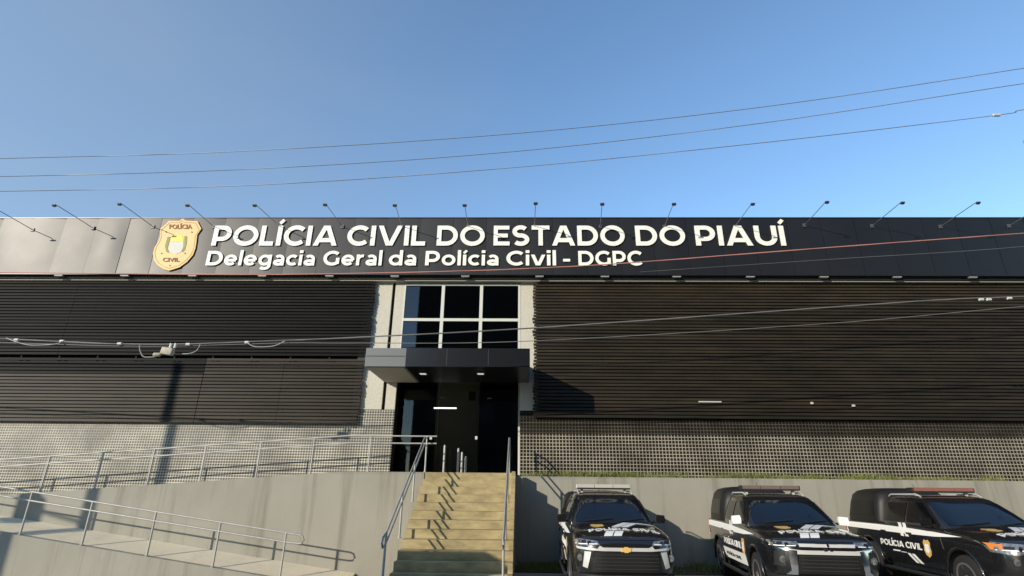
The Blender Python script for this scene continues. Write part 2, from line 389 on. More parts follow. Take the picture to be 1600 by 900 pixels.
grass('grass', -.1, 14, 14.3, 15.45, .14, 14000, .14, 'low dark green grass at the foot of the retaining wall')

# ------------------------------------------------------------------ retaining walls, ramps, stairs
# right wall
mb = MB().box(-.28, 26, 15.5, 15.7, -.3, 2.29)
o = mb.build('retaining_wall', concrete); tag(o, 'long smooth grey retaining wall behind the parked pickups', 'wall')
# left upper ramp wall with its floor
def zu(x): return ZL if x > -4.75 else ZL-.0745*(-4.75-x)
rw = empty('upper_ramp', (0, 0, 0)); tag(rw, 'upper ramp with tall streaked grey wall rising to the entrance landing', 'ramp')
xs = [-2.62, -4.75, -18.0]
mb = MB(); mb.prism([(-2.62, DW, -.3), (-2.62, DW, ZL), (-4.75, DW, ZL), (-18, DW, zu(-18)), (-18, DW, -.3)], (0, .15, 0)); mb.build('side_wall', concrete, rw)
mb = MB(); mb.prism([(-4.75, DW+.152, ZL-.15), (-4.75, DW+.152, ZL-.02), (-18, DW+.152, zu(-18)-.02), (-18, DW+.152, zu(-18)-.15)], (0, DF-DW-.155, 0)); mb.build('ramp_floor', ramp_floor, rw)
o = MB().box(-4.748, -.2, DW+.152, 17.3, ZL-.2, ZL-.004).build('landing', stair_paint); tag(o, kind='structure')
# left lower ramp
LX0, LX1, DL = -18.0, -4.35, 14.1
def zl(x): return max(-.24, -.132*x-.80)
lr = empty('lower_ramp', (0, 0, 0)); tag(lr, 'lower ramp with pale floor sloping down towards the foot of the stairs', 'ramp')
mb = MB(); mb.prism([(LX1, DL, -.3), (LX1, DL, zl(LX1)), (LX0, DL, zl(LX0)), (LX0, DL, -.3)], (0, .16, 0)); mb.build('front_wall', concrete, lr)
mb = MB(); bm = mb.bm; ya, yb_ = DL+.162, DW-.003
q = [(-4.2, ya, -.23), (LX1, ya, zl(LX1)-.004), (LX0, ya, zl(LX0)-.004), (LX0, yb_, zl(LX0)+.17), (LX1, yb_, zl(LX1)+.19), (-4.2, yb_, zl(LX1)+.17)]
tv = [bm.verts.new(p) for p in q]; bv = [bm.verts.new((p[0], p[1], -.3)) for p in q]
bm.faces.new([tv[1], tv[2], tv[3], tv[4]][::-1]); bm.faces.new([tv[0], tv[1], tv[4], tv[5]]); bm.faces.new(bv)
for a_ in range(6): b_ = (a_+1) % 6; bm.faces.new((tv[a_], tv[b_], bv[b_], bv[a_]))
mb.build('ramp_floor', ramp_floor, lr)
# stairs
SX0, SX1, NR, RISE, RUN = -2.60, -.30, 13, .1815, .305
st = empty('stairs', (-1.45, 13.2, 0)); tag(st, 'wide flight of tan painted concrete steps up to the entrance', 'stairs')
def pt(o, p): o.location = (o.location[0]-p[0], o.location[1]-p[1], o.location[2]-p[2])
mb = MB()
prof = [(DW+.15, 0)]
prof = []
for k in range(NR+1):
    y = DW - RUN*k; z = ZL - RISE*k
    prof.append((y, z))
    if k < NR: prof.append((y, z-RISE))
prof = [(DW+.15, ZL)] + prof[:-1] + [(DW-RUN*NR, -.3), (DW+.15, -.3)]
pp = []
for p in prof:
    if not pp or (abs(pp[-1][0]-p[0]) > 1e-6 or abs(pp[-1][1]-p[1]) > 1e-6): pp.append(p)
mb.prism([(SX0, y, z) for y, z in pp], (SX1-SX0, 0, 0)); mb.bevel(.012)
o = mb.build('steps', stair_paint, st); pt(o, st.location)
rs = random.Random(5)
for k in range(1, NR):          # dirt that gathers along the foot of every riser
    y = DW-RUN*k+RUN; z = ZL-RISE*k
    mb = MB(); n_ = 26; pr = [(SX0+.02+(SX1-SX0-.04)*i/n_, rs.uniform(.010, .045)) for i in range(n_+1)]
    mb.prism([(a_, y-.001, z+.001) for a_, _ in pr]+[(a_, y-d_, z+.001) for a_, d_ in reversed(pr)], (0, 0, .0015)); o = mb.build('dirt_line', mat('step_dirt', (.16, .135, .09), .95), st); pt(o, st.location)
mb = MB()
for k in range(1, NR+1):       # right-hand cheek follows the steps
    mb.box(SX1+.002, SX1+.10, DW-RUN*k, DW-RUN*(k-1)-.001, -.3, ZL-RISE*(k-1)+.03)
o = mb.build('side_cheek', stair_paint, st); pt(o, st.location)

# ------------------------------------------------------------------ railings
def railing(name, label, loc, pts_rails, posts, group=None, r=.021, clamps=True):
    e = empty(name, loc); tag(e, label, 'railing', group)
    L = Vector(loc)
    for rl in pts_rails:
        MB().tube([Vector(p)-L for p in rl], r, 8).build('rail', steel, e, smooth=60)
    for (a, b) in posts:
        p = MB().tube([Vector(a)-L, Vector(b)-L], .024, 8).build('post', steel, e, smooth=60)
        c = Vector(a)-L
        MB().tube([c, c+Vector((0, 0, .012))], .05, 12).build('base_plate', steel, p)
    return e
# upper ramp rail, from landing corner leftwards
ux = [-16.0, -14.4, -12.9, -11.45, -10.05, -8.65, -7.15, -5.7, -4.15]
def up(x, h): return (x, DW+.07, zu(x)+h)
railing('ramp_railing', 'steel double handrail along the top of the tall ramp wall', (-8, DW+.07, 2.0),
        [[up(-16.2, h), up(-4.75, h), up(-4.15, h), up(-2.35, h)] for h in (.93, .74)], [(up(x, 0), up(x, .93)) for x in ux+[-2.62]])
# lower ramp rail
def lo(x, h): return (x, DL+.06, zl(x)+h)
lx = [X(p, q, DL+.06) for p, q in ((-64, 817), (32, 832), (128, 850), (229, 869), (332, 887))]
lx = [-15.2, -13.75] + lx[1:] + [lx[-1]+(lx[-1]-lx[-2])]
ex = lx[-1]
railing('ramp_railing', 'steel double handrail with looped end on the low ramp in front', (-9, DL+.06, .5),
        [[lo(-15.4, .97), lo(ex, .97), lo(ex+.33, .97), lo(ex+.41, .95), lo(ex+.45, .87), lo(ex+.41, .80), lo(ex+.33, .78), lo(ex, .77), lo(-15.4, .77)]],
        [(lo(x, 0), lo(x, .97)) for x in lx], clamps=False)
# stair rails
def zs(y): return ZL-(DW-y)*RISE/RUN
for sx, lab in ((-2.66, 'steel stair handrail on the left side of the tan steps'), (-.375, 'steel stair handrail on the right side of the tan steps')):
    def sp(y, h, sx=sx): return (sx, y, zs(y)+h)
    yb = 11.55
    railing('stair_railing', lab, (sx, 13.2, 1.2),
            [[(sx, DW+.35, ZL+.92), sp(DW-.05, .92), sp(yb, .92), (sx, yb-.22, zs(yb)+.86), (sx, yb-.28, zs(yb)+.76), (sx, yb-.22, zs(yb)+.68), sp(yb, .72), sp(DW-.05, .72), (sx, DW+.35, ZL+.72)]],
            [((sx, DW+.3, ZL), (sx, DW+.3, ZL+.93)), (sp(14.0, .0), sp(14.0, .92)), (sp(12.8, 0), sp(12.8, .92)), ((sx, yb, zs(yb)-.05), sp(yb, .92))])

# ------------------------------------------------------------------ police building
B = empty('police_building', (0, DF, 0))
tag(B, 'long low building clad in dark slats over small tiles with glazed entrance', 'building')
def part(mb, name, material, parent=B, off=True, smooth=None, label=None):
    o = mb.build(name, material, parent, smooth, label)
    if off and parent is B: o.location = (0, -DF, 0)
    return o
zt_tile = Z(590, 640); zc0, zc1 = 8.17, 8.42
XL0, XL1 = -24.0, X(574, 520, DF-.12)          # left slats
XR0, XR1 = X(833, 520, DF-.12), 24.0
XW0, XW1 = X(629, 495), X(813, 495)           # window
XD0, XD1 = X(618, 660, 16.9), X(811, 660, 16.9)
zd1 = Z(720, 595, 16.9)
zcan0, zcan1 = Z(720, 573, 14.1), Z(720, 544, 14.1)
# walls around openings
mb = MB().box(-24, XW0, DF+.06, DF+.4, 0, zc0); part(mb, 'wall', black_back)
mb = MB().box(XW1, 24, DF+.06, DF+.4, 0, zc0); part(mb, 'wall', black_back)
zdk = Z(1200, 681, DF)
part(MB().box(-24, XW0, DF, DF+.055, 1.0, zt_tile), 'tile_band', tile)
part(MB().box(XW1, 24, DF, DF+.055, 1.0, zdk), 'tile_band', tile_right)
part(MB().box(XW1, 24, DF-.004, DF+.055, zdk+.001, zt_tile), 'tile_band', tile_shadow, label='tile row under the right slats, their shadow in its colour')
# stone cladding piers beside the glazing, with a dark joint
xg0, xg1 = X(607, 520), X(612, 520)
part(MB().box(XL1-.25, xg0, DF-.02, DF+.058, zt_tile+.002, zc0), 'stone_pier', stone)
part(MB().box(xg1, XW0, DF-.02, DF+.058, zt_tile+.002, zc0), 'stone_pier', stone)
part(MB().box(XW1, XR0+.15, DF-.02, DF+.058, zt_tile+.002, zc0), 'stone_pier', stone)
# slat panels: real boards with open joints
def slats(x0, x1, z0, z1, m_, yf, jag=0):
    mb = MB(); z = z0+.01; rnd = random.Random(3)
    while z < z1-.05:
        n = 2; L = (x1-x0)/n
        for i in range(n):
            a = x0+i*L+.004; b = x0+(i+1)*L-.004
            if i == n-1 and jag > 0: b += rnd.uniform(-.03, .03)
            if i == 0 and jag < 0: a += rnd.uniform(-.03, .03)
            dy = rnd.gauss(0, .003)
            v = [mb.bm.verts.new(p) for p in ((a, yf+dy, z), (b, yf+dy, z), (b, yf+.018+dy, z+.076), (a, yf+.018+dy, z+.076), (a, yf+.06, z), (b, yf+.06, z), (b, yf+.06, z+.076), (a, yf+.06, z+.076))]
            for f in ((0,1,2,3),(4,7,6,5),(0,4,5,1),(1,5,6,2),(2,6,7,3),(3,7,4,0)): mb.bm.faces.new([v[k] for k in f])
        z += .102
    return mb
def battens(x0, x1, z0, z1, yf):
    mb = MB(); x = x0+.05
    while x < x1-.04: mb.box(x, x+.04, yf+.061, DF+.0, z0+.012, z1-.01); x += 1.2
    return mb
YS = DF-.16
zsl, zsr = Z(300, 660, YS), Z(1200, 655, YS)
zmid = Z(430, 556, YS)
zmid2 = Z(150, 584, YS); xmid = X(321, 570, YS)
p = part(slats(xmid, XL1, zsl, zmid-.02, slat_brown, YS, 1), 'slat_panel', slat_brown)
part(slats(XL0, xmid-.01, zsl, zmid2-.02, slat_brown, YS), 'slat_panel', slat_brown)
part(slats(XL0, xmid-.01, zmid2, zmid-.02, slat_dark, YS), 'slat_panel', slat_dark, label='darker slat panel')
part(slats(XL0, XL1+.1, zmid, zc0-.01, slat_dark, YS, 1), 'slat_panel', slat_dark, label='darker upper slat panel')
part(slats(XR0, XR1, zsr, zc0-.01, slat_brown, YS, -1), 'slat_panel', slat_brown)
part(battens(XL0, XL1-.1, zsl, zc0, YS), 'battens', black_back); part(battens(XR0+.1, XR1, zsr, zc0, YS), 'battens', black_back)
# cornice ledge and roof slab
part(MB().box(-24, 24, DF-.20, DF+.4, zc0, zc0+.045), 'cornice', mat('cornice_grey', (.36, .35, .30), .7))
part(MB().box(-24, 24, DSG+.14, DF+.4, zc0+.047, zc0+.24), 'fascia', mat('fascia_dark', (.05, .05, .045), .7))
part(MB().box(-24, 24, DSG+.2, DF+12, zc0+.25, 10.1), 'roof', concrete)
part(MB().box(-24, -23.7, DF+.41, DF+12, 0, zc0+.24).box(23.7, 24, DF+.41, DF+12, 0, zc0+.24).box(-24, 24, DF+12.01, DF+12.3, 0, zc0+.24), 'rear_wall', concrete)
# upper window: frame, panes, reveal panel behind the glass
zw0, zw1 = zcan1-.35, zc0-.03
win = part(MB().box(XW0, XW0+.04, DF-.03, DF+.10, zw0, zw1).box(XW1-.07, XW1-.002, DF-.03, DF+.10, zw0, zw1).box(XW0+.04, XW1-.07, DF-.03, DF+.10, zw1-.06, zw1)
           .box(XW0+.04, XW1-.07, DF-.03, DF+.10, zw0, zw0+.06), 'window', white_metal)
zb = Z(720, 500)
mb = MB().box(XW0+.041, XW1-.071, DF-.032, DF+.08, zb-.045, zb+.045)
for px in (692, 752):
    xm = X(px, 470); mb.box(xm-.05, xm+.05, DF-.034, DF+.075, zw0+.061, zb-.046); mb.box(xm-.05, xm+.05, DF-.034, DF+.075, zb+.046, zw1-.061)
mb.build('mullions', white_metal, win)
win_glass = glass_mat('window_glass', (.40, .42, .44), .5, .02, 1.75)
door_glass = glass_mat('door_glass', (.8, .82, .80), .8, .02, 1.5)
gx = [XW0+.042, X(692, 470), X(752, 470), XW1-.072]
for i in range(3):
    for (a, b) in ((zw0+.062, zb-.047), (zb+.047, zw1-.062)):
        MB().box(gx[i]+(.052 if i else 0), gx[i+1]-(.052 if i < 2 else 0), DF+.02, DF+.028, a, b).build('pane', win_glass, win)
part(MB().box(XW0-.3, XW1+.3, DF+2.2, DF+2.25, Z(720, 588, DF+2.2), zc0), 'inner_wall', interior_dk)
# entrance
YD = 16.9
dr = part(MB().box(XD0-.03, XD0+.03, YD-.05, YD+.05, ZL, zd1).box(XD1-.03, XD1+.03, YD-.05, YD+.05, ZL, zd1).box(XD0+.03, XD1-.03, YD-.14, YD+.05, zd1-.035, zd1+.035), 'entrance_frame', white_metal)
part(MB().box(XD0-.2, XD1+.2, YD-.03, YD+.04, zd1+.032, zw0-.002), 'transom_panel', canopy_black)
part(MB().box(XW0-.1, XD0-.031, DF+.401, YD+.05, ZL, zw0-.01), 'jamb', steel_dark); part(MB().box(XD1+.031, XW1+.1, DF+.401, YD+.05, ZL, zw0-.01), 'jamb', steel_dark)
xm1, xm2 = X(684, 660, YD), X(748, 660, YD)
for (a, b) in ((XD0+.032, xm1-.01), (xm1+.01, xm2-.01), (xm2+.01, XD1-.032)):
    g = MB().box(a, b, YD-.006, YD+.006, ZL+.02, zd1-.032).build('door_leaf', door_glass, dr)
# lobby behind the glass
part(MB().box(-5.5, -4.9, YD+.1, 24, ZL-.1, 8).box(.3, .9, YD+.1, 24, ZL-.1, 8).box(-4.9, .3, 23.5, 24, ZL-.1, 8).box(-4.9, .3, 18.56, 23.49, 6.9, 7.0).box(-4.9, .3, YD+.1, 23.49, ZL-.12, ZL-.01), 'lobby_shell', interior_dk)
a, b = onY(684, 597, 21.0), onY(747, 690, 21.0)
part(MB().box(a.x, b.x, 21.0, 21.1, ZL, a.z+.1), 'lobby_partition', interior_m)
a, b = onY(729, 607, 20.95), onY(747, 631, 20.95)
o = part(MB().box(a.x, b.x, 20.95, 20.99, b.z, a.z), 'lobby_picture', mat('picture_frame', (.62, .58, .44), .6)); 
part(MB().box(a.x+.1, b.x-.1, 20.93, 20.948, b.z+.12, a.z-.12), 'picture', mat('picture_dark', (.05, .06, .05), .6))
a, b = onY(678, 636, 19.5), onY(713, 639, 19.5)
part(MB().box(a.x, b.x, 19.5, 19.56, (a.z+b.z)/2-.02, (a.z+b.z)/2+.02), 'tube_lamp', mat('tube_light', (.8, .8, .8), .5, emit=(1, .97, .9), estr=3))
for (px, py) in ((744, 684), (673, 684)):
    c = onY(px, py, 18.6); part(MB().box(c.x-.035, c.x+.035, 18.6, 18.63, c.z-.05, c.z+.05), 'door_reader', mat('reader_light', (.9, .9, .9), .5, emit=(1, 1, .95), estr=1.2))
# canopy
xc0, xc1 = X(571, 555, 14.1), X(828, 555, 14.1); xcs = X(634, 555, 14.1)
can = part(MB().box(xcs+.004, xc1, 14.1, DF-.025, zcan0, zcan1).bevel(.012), 'canopy', canopy_black)
lc = MB().box(xc0, xcs, 14.12, DF-.025, zcan0+.004, zcan1-.002).bevel(.012).build('canopy_reflection_end', mat('canopy_reflection_end', (.17, .185, .185), .35), can)  # left canopy end, mirrored sky painted as a grey colour
MB().box(xc0+.05, xcs-.05, 14.2, DF-.03, zcan0-.012, zcan0+.003).build('soffit', soffit_grey, can)
jm = mat('joint_grey', (.05, .05, .055), .5)
for i in (1, 2): MB().box(xcs+(xc1-xcs)*i/3-.006, xcs+(xc1-xcs)*i/3+.006, 14.094, 14.0995, zcan0+.02, zcan1-.02).build('joint', jm, can)
mb = MB(); mb.box(xc0+.03, xcs-.03, 14.112, 14.1195, (zcan0+zcan1)/2+.02, (zcan0+zcan1)/2+.04)
mb.build('joint', mat('joint_grey', (.05, .05, .055), .5), can)
for px in (661, 751):
    c = onY(px, 583, 15.0); d = ray(px, 583); t = (zcan0-.01-EYE)/d.z; c = O+d*t
    t_ = empty('downlight', (c.x, c.y, zcan0-.001)); tag(t_, 'small square downlight under the %s part of the black entrance canopy' % ('left' if px < 700 else 'right'), 'ceiling light', 'downlights under the entrance canopy')
    MB().box(-.11, .11, -.11, .11, -.03, 0).bevel(.008).build('housing', steel_dark, t_)
    MB().box(-.085, .085, -.085, .085, -.036, -.0305).build('diffuser', mat('downlight_glass', (.75, .75, .70), .5, emit=(1, .95, .85), estr=.35), t_)

# glints on the right-hand slats, modelled as small pale boxes
ys_ = DF-.165
for (px, py, w_, h_, lab) in ((1109, 628, .66, .035, 'long thin glint low on the right-hand slats, as a pale bar'), (1268, 630, .07, .06, 'small glint on the slats above the middle pickup, as a pale box'), (1333, 634, .08, .06, 'small glint on the slats left of the right pickup, as a pale box')):
    c = onY(px, py, ys_); e = empty('slat_glint', (c.x, ys_, c.z)); tag(e, lab, 'glint')
    MB().box(-w_/2, w_/2, -.035, -.004, -h_/2, h_/2).bevel(.008).build('glint_box', mat('glint_pale', (.55, .54, .48), .4), e)
    MB().box(-w_*.3, w_*.3, -.0038, .03, -h_*.3, h_*.3).build('bracket', steel_dark, e)  # backing added behind each glint box
# bollards in front of the doors
for i, (px, y0) in enumerate(((693, 695), (715, 700), (721, 706), (727, 713))):
    D_ = (16.2, 16.5, 16.7, 16.85)[i]; c = onY(px, 737, D_ if i == 0 else 16.6); h = Z(px, y0, c.y)-ZL
    e = empty('barrier_post', (c.x, min(c.y, 16.75)-.0, ZL-.004))
    tag(e, ['tall bright steel post standing alone left of centre in the entrance', 'steel post left in the row of three before the dark doors', 'steel post in the middle of the row of three before the doors', 'shortest steel post, right in the row of three before the doors'][i], 'post', 'steel posts in front of the entrance')
    MB().tube([(0, 0, .01), (0, 0, h-.03), (0, 0, h)], [.033, .033, .02], 12).build('post', steel, e, smooth=50)
    MB().tube([(0, 0, 0), (0, 0, .02)], .08, 16).build('base_plate', steel, e, smooth=50)

# ------------------------------------------------------------------ fascia sign
zs0, zs1 = Z(800, 428.5, DSG), Z(800, 341, DSG)
S = empty('fascia_sign', (0, DSG, zs0)); tag(S, 'very long glossy black fascia sign with pale police lettering along the roofline', 'sign')
SO = Vector((0, DSG, zs0))
def sput(mb, name, m_, parent=S, **k): 
    o = mb.build(name, m_, parent, **k)
    if parent is S: o.location = -SO
    return o
# dished metal sheets, every one slightly out of true
mb = MB(); PW = 1.08; rnd = random.Random(11); nx, nz = 7, 5
x = -23.9
while x < 23.9:
    tl, tb = rnd.gauss(0, .018), rnd.gauss(0, .006); amp = rnd.uniform(.008, .038)
    fq = 1.0 if x < -11.2 else .3; tl *= fq; tb *= fq; amp *= fq
    g = []
    for j in range(nz+1):
        row = []
        for i in range(nx+1):
            u, v = i/nx, j/nz
            yy = DSG + .004 + tl*(u-.5) + tb*(v-.5) - amp*math.sin(math.pi*u)*(0.35+.65*math.sin(math.pi*v)) + .010*(u*u)*fq
            row.append(mb.bm.verts.new((x+.003+(PW-.006)*u, yy, zs0+(zs1-zs0)*v)))
        g.append(row)
    for j in range(nz):
        for i in range(nx): mb.bm.faces.new((g[j][i], g[j][i+1], g[j+1][i+1], g[j+1][i]))
    x += PW
o = sput(mb, 'sheet_panels', sign_black, smooth=30)
sput(MB().box(-23.9, 23.9, DSG+.04, DSG+.12, zs0, zs1), 'backing_frame', black_back)
sput(MB().box(-23.9, 23.9, DSG-.012, DSG+.039, zs0-.03, zs0-.004).box(-23.9, 23.9, DSG-.01, DSG+.12, zs1+.002, zs1+.03), 'edge_trim', mat('trim_dark', (.03, .03, .035), .35, metal=.5))
YT = DSG-.022
def line(body, x0, x1, yb, yt, name):
    a, b = onY(x0, yb, YT), onY(x1, yb, YT); zt = onY((x0+x1)/2, yt, YT).z; zb_ = onY((x0+x1)/2, yb, YT).z
    bm = word_bm(body, .018); xs = [v.co.x for v in bm.verts]; c0, c1 = min(xs), max(xs)
    if body[-1] in 'Íí': c1 -= .03
    for v in bm.verts: v.co = Vector((a.x+(b.x-a.x)*(v.co.x-c0)/(c1-c0), YT-v.co.z, zb_+v.co.y*(zt-zb_)))
    mb = MB(); mb.bm.free(); mb.bm = bm; return sput(mb, name, cream_letter)
for w_, a_, b_ in (('POLÍCIA', 330, 526), ('CIVIL', 541, 664), ('DO', 682, 757), ('ESTADO', 771, 977), ('DO', 994, 1072), ('PIAUÍ', 1088, 1230)):
    line(w_, a_, b_, 384, 353, 'title_lettering')
for w_, a_, b_ in (('Delegacia', 321, 491), ('Geral', 504, 596), ('da', 607, 650), ('Polícia', 664, 779), ('Civil', 791, 869), ('-', 880, 891), ('DGPC', 904, 1004)):
    line(w_, a_, b_, 415, 392.5, 'subtitle_lettering')
# badge
def bz(px, py): return (230+px/9.47, 335+py/9.47)
outl = [(520,60),(480,95),(320,95),(250,165),(190,212),(196,300),(170,390),(112,480),(86,570),(95,670),(155,755),(245,808),(315,832),(385,812),(480,780),(590,700),(675,600),(712,500),(728,400),(738,300),(800,210),(742,98),(570,92)]
def ctr(k, dy):
    cx, cy = 430, 430
    return [onY(*bz(cx+(a-cx)*k, cy+(b-cy)*k), DSG-.05+dy) for a, b in outl]
bd = sput(MB().prism(ctr(1, .0), (0, .035, 0)), 'badge', gold, label='gold shield badge')
mb = MB(); q = ctr(.93, -.0); q2 = ctr(.905, 0)
for i in range(len(q)):
    j = (i+1) % len(q); f = [q[i], q[j], q2[j], q2[i]]; f = [p+Vector((0, -.006, 0)) for p in f]; mb.bm.faces.new([mb.bm.verts.new(p) for p in f])
mb.build('badge_border', mat('badge_line', (.55, .33, .12), .6), bd)
def btext(body, x0, x1, y0, y1, m_):
    bm = text_bm(body, 1, .03, .004)
    p00, p10, p01 = onY(*bz(x0, y1), DSG-.06), onY(*bz(x1, y1), DSG-.06), onY(*bz(x0, y0), DSG-.06)
    fit(bm, lambda u, v, z: p00+(p10-p00)*u+(p01-p00)*v+Vector((0, z, 0)))
    mb = MB(); mb.bm = bm; return mb.build('badge_lettering', m_, bd)
btext('POLÍCIA', 325, 665, 130, 215, badge_dark); btext('CIVIL', 230, 480, 640, 700, badge_dark)
def bpoly(pts, m_, nm, dy=.055): return MB().prism([onY(*bz(a, b), DSG-dy-.003) for a, b in pts], (0, .006, 0)).build(nm, m_, bd)
bpoly([(370,310),(520,310),(535,400),(345,400)], badge_yellow, 'coat_of_arms')
bpoly([(335,402),(535,402),(530,520),(490,560),(420,590),(350,560),(310,520)], badge_grey, 'coat_of_arms')
bpoly([(300,330),(345,330),(322,420),(300,500),(330,570),(280,555),(262,470)], badge_green, 'laurel')
bpoly([(548,320),(590,320),(585,420),(560,520),(520,560),(505,545),(545,470)], badge_green, 'laurel')
for (a, b) in ((280,258), (660,262), (212,575), (560,575), (335,755)): bpoly([(a-14,b),(a,b-14),(a+14,b),(a,b+14)], badge_dark, 'badge_star')

# floodlights on arms
heads = [(-17,322),(85,320),(187,318),(293,320),(398,320),(508,319),(617,320),(726,320),(837,317),(941,318),(1053,318),(1176,318),(1292,315),(1410,316),(1528,316),(1645,313)]
bases = [(51,359),(145,356),(239,354),(334,354),(438,354),(535,354),(628,354),(731,354),(835,354),(938,354),(1038,354),(1148,354),(1257,352),(1363,353),(1470,354),(1577,353)]
ords = ['leftmost floodlight on a thin arm, its lamp beyond the photo edge', 'second floodlight from the left, above the pale glare on the sign', 'third floodlight from the left, just left of the gold badge', 'floodlight on a slanted arm right beside the gold badge', 'floodlight over the letters LICIA of POLÍCIA', 'floodlight over the gap before the word CIVIL', 'floodlight over the end of the word CIVIL', 'floodlight over the word DO beside CIVIL', 'floodlight over the middle of the word ESTADO', 'floodlight over the last letters of ESTADO', 'floodlight over the second word DO', 'floodlight with pale arm over the word PIAUÍ', 'floodlight with pale arm just right of the word PIAUÍ', 'third floodlight from the right end, over blank black sheet', 'second floodlight from the right end, with long sunlit arm', 'rightmost floodlight, its lamp beyond the photo edge']
for i in range(16):
    bpt = onY(*bases[i], DSG-.02); zh = 0
    hp = onY(*heads[i], DSG-1.25)
    hx = bpt.x + (hp.x-bpt.x)*.9
    e = empty('floodlight', tuple(bpt)); tag(e, ords[i], 'floodlight', 'floodlights on arms above the fascia sign')
    L = bpt; hz = hp.z; H = Vector((hp.x, DSG-1.25, hz))-L
    MB().box(-.05, .05, -.01, .035, -.06, .06).bevel(.006).build('bracket', steel_dark, e)
    MB().tube([Vector((0, 0, 0)), Vector((H.x*.35, H.y*.35, H.z*.42)), H*.93+Vector((0, 0, .03)), H], .011, 6).build('arm', mat('arm_grey', (.28, .28, .29), .35, metal=.6), e, smooth=60)
    R = Matrix.Rotation(rad(-35), 3, 'X')
    MB().obox(H+Vector((0, 0, -.02)), .13, .08, .04, R).bevel(.010).build('lamp_head', steel_dark, e)
    MB().obox(H+Vector((0, .014, -.040)), .105, .06, .008, R).build('lamp_glass', lamp_diff, e)

# soffit lights along the sign
sx_ = [92, 195, 301, 410, 515, 617, 727, 843, 945, 1057, 1172, 1287, 1401, 1519]
where = ['leftmost of the small lamps under the sign', 'second small lamp from the left under the sign', 'small lamp under the sign below the gold badge tip', 'small lamp under the sign below the word Delegacia', 'small lamp under the sign below the word Geral', 'small lamp under the sign over the left stone pier', 'small lamp under the sign over the middle of the tall window', 'small lamp under the sign just right of the entrance glazing', 'small lamp under the sign below the letters DGPC', 'small lamp under the sign just right of the DGPC lettering', 'small lamp under the sign below the end of PIAUÍ', 'third small lamp from the right end under the sign', 'second small lamp from the right end under the sign', 'rightmost of the small lamps under the sign']
for i, px in enumerate(sx_):
    c = onY(px, 430, DSG+.04)
    e = empty('soffit_lamp', (c.x, DSG+.06, zs0-.031)); tag(e, where[i], 'lamp', 'small lamps under the fascia sign')
    MB().box(-.13, .13, -.045, .045, -.04, 0).bevel(.008).build('housing', mat('lamp_grey', (.33, .33, .32), .5), e)
    MB().box(-.11, .11, -.035, .035, -.046, -.0405).build('diffuser', lamp_diff, e)

# ------------------------------------------------------------------ overhead wires
def wire(name, pts, D, r, m_, label, group=None, sag=0, cat='wire'):
    P = []
    pts = [onY(a, b, D) for a, b in pts]
    # smooth through the measured points
    for i in range(len(pts)-1):
        p0, p1, p2, p3 = pts[max(i-1, 0)], pts[i], pts[i+1], pts[min(i+2, len(pts)-1)]
        for k in range(10):
            t = k/10; P.append(.5*((2*p1)+(p2-p0)*t+(2*p0-5*p1+4*p2-p3)*t*t+(3*p1-p0-3*p2+p3)*t**3))
    P.append(pts[-1])
    o = MB().tube(P, r, 6).build(name, m_, None, smooth=60); tag(o, label, cat, group); return o
DWI = 7.0
wire('power_line', [(-500,262),(-10,248),(362,237),(800,209),(1200,166),(1610,105),(1900,60)], DWI, .006, cable_lt, 'highest of the three power lines crossing the sky', 'power lines crossing the sky')
wire('power_line', [(-500,284),(-10,276),(395,264),(800,237),(1200,191),(1610,129),(1900,90)], DWI, .006, cable_lt, 'middle one of the three power lines crossing the sky', 'power lines crossing the sky')
l3 = wire('power_line', [(-500,304),(-10,299),(400,289),(800,262),(1200,222),(1557,180),(1610,170),(1900,135)], DWI, .006, cable_lt, 'lowest of the three power lines crossing the sky', 'power lines crossing the sky')
c = onY(1557, 180, DWI-.0)
o = MB().lathe([(.008, -.06), (.022, -.05), (.022, .05), (.008, .06)], (0, 0, 0), 'x', 10).build('cable_clamp', mat('clamp_pale', (.6, .6, .58), .5), l3, smooth=40); o.location = c
wire('telephone_cable', [(-400,423),(0,426),(400,429),(700,424),(880,417),(1007,409),(1240,391),(1580,366),(1900,345)], 12.6, .014, red_cable, 'thin reddish cable crossing in front of the fascia sign', 'low cables in front of the facade')
wire('telephone_cable', [(-400,508),(0,529),(230,538),(440,532),(560,527),(825,513),(1300,480),(1480,468),(1610,463),(1900,452)], 12.8, .017, cable_m, 'thick bundled cable crossing in front of the slats', 'low cables in front of the facade')
wire('telephone_cable', [(-400,520),(0,535),(230,541),(440,536),(560,536),(825,533),(1300,505),(1610,478),(1900,460)], 12.84, .009, cable_m, 'thin cable sagging just below the thick bundled one', 'low cables in front of the facade')
wire('telephone_cable', [(-400,420),(600,470),(1000,425),(1300,405),(1600,385),(1900,350)][2:], 12.7, .006, cable_m, 'very thin dark cable over the right end of the sign', 'low cables in front of the facade')
# slack loops of the bundle
def loop(pts, label):
    wire('cable_loop', pts, 12.76, .012, mat('loop_grey', (.42, .41, .38), .5), label, 'slack cable loops on the bundled cable', cat='cable')
loop([(10,528),(25,534),(45,539),(70,539),(90,537),(97,533)], 'slack cable loop at the far left of the bundled cable')
loop([(218,539),(219,548),(224,557),(235,558),(245,557)], 'short cable loop running into the left of the splice box')
loop([(285,553),(298,552),(308,547),(313,538)], 'short cable loop leaving the right of the splice box')
loop([(386,535),(396,541),(412,542),(430,540),(445,533)], 'slack cable loop on the bundle right of the splice box')
for (px, py) in ((26,532),(97,533),(187,537),(294,538),(334,535),(386,535)):
    pass
c = onY(262, 549, 12.7)
e = empty('splice_box', tuple(c)); tag(e, 'pale weathered splice box hanging on the bundled cable', 'junction box')
e.scale = (1.65,)*3
pale = mat('splice_pale', (.50, .46, .36), .6, var=.35, vscale=30)
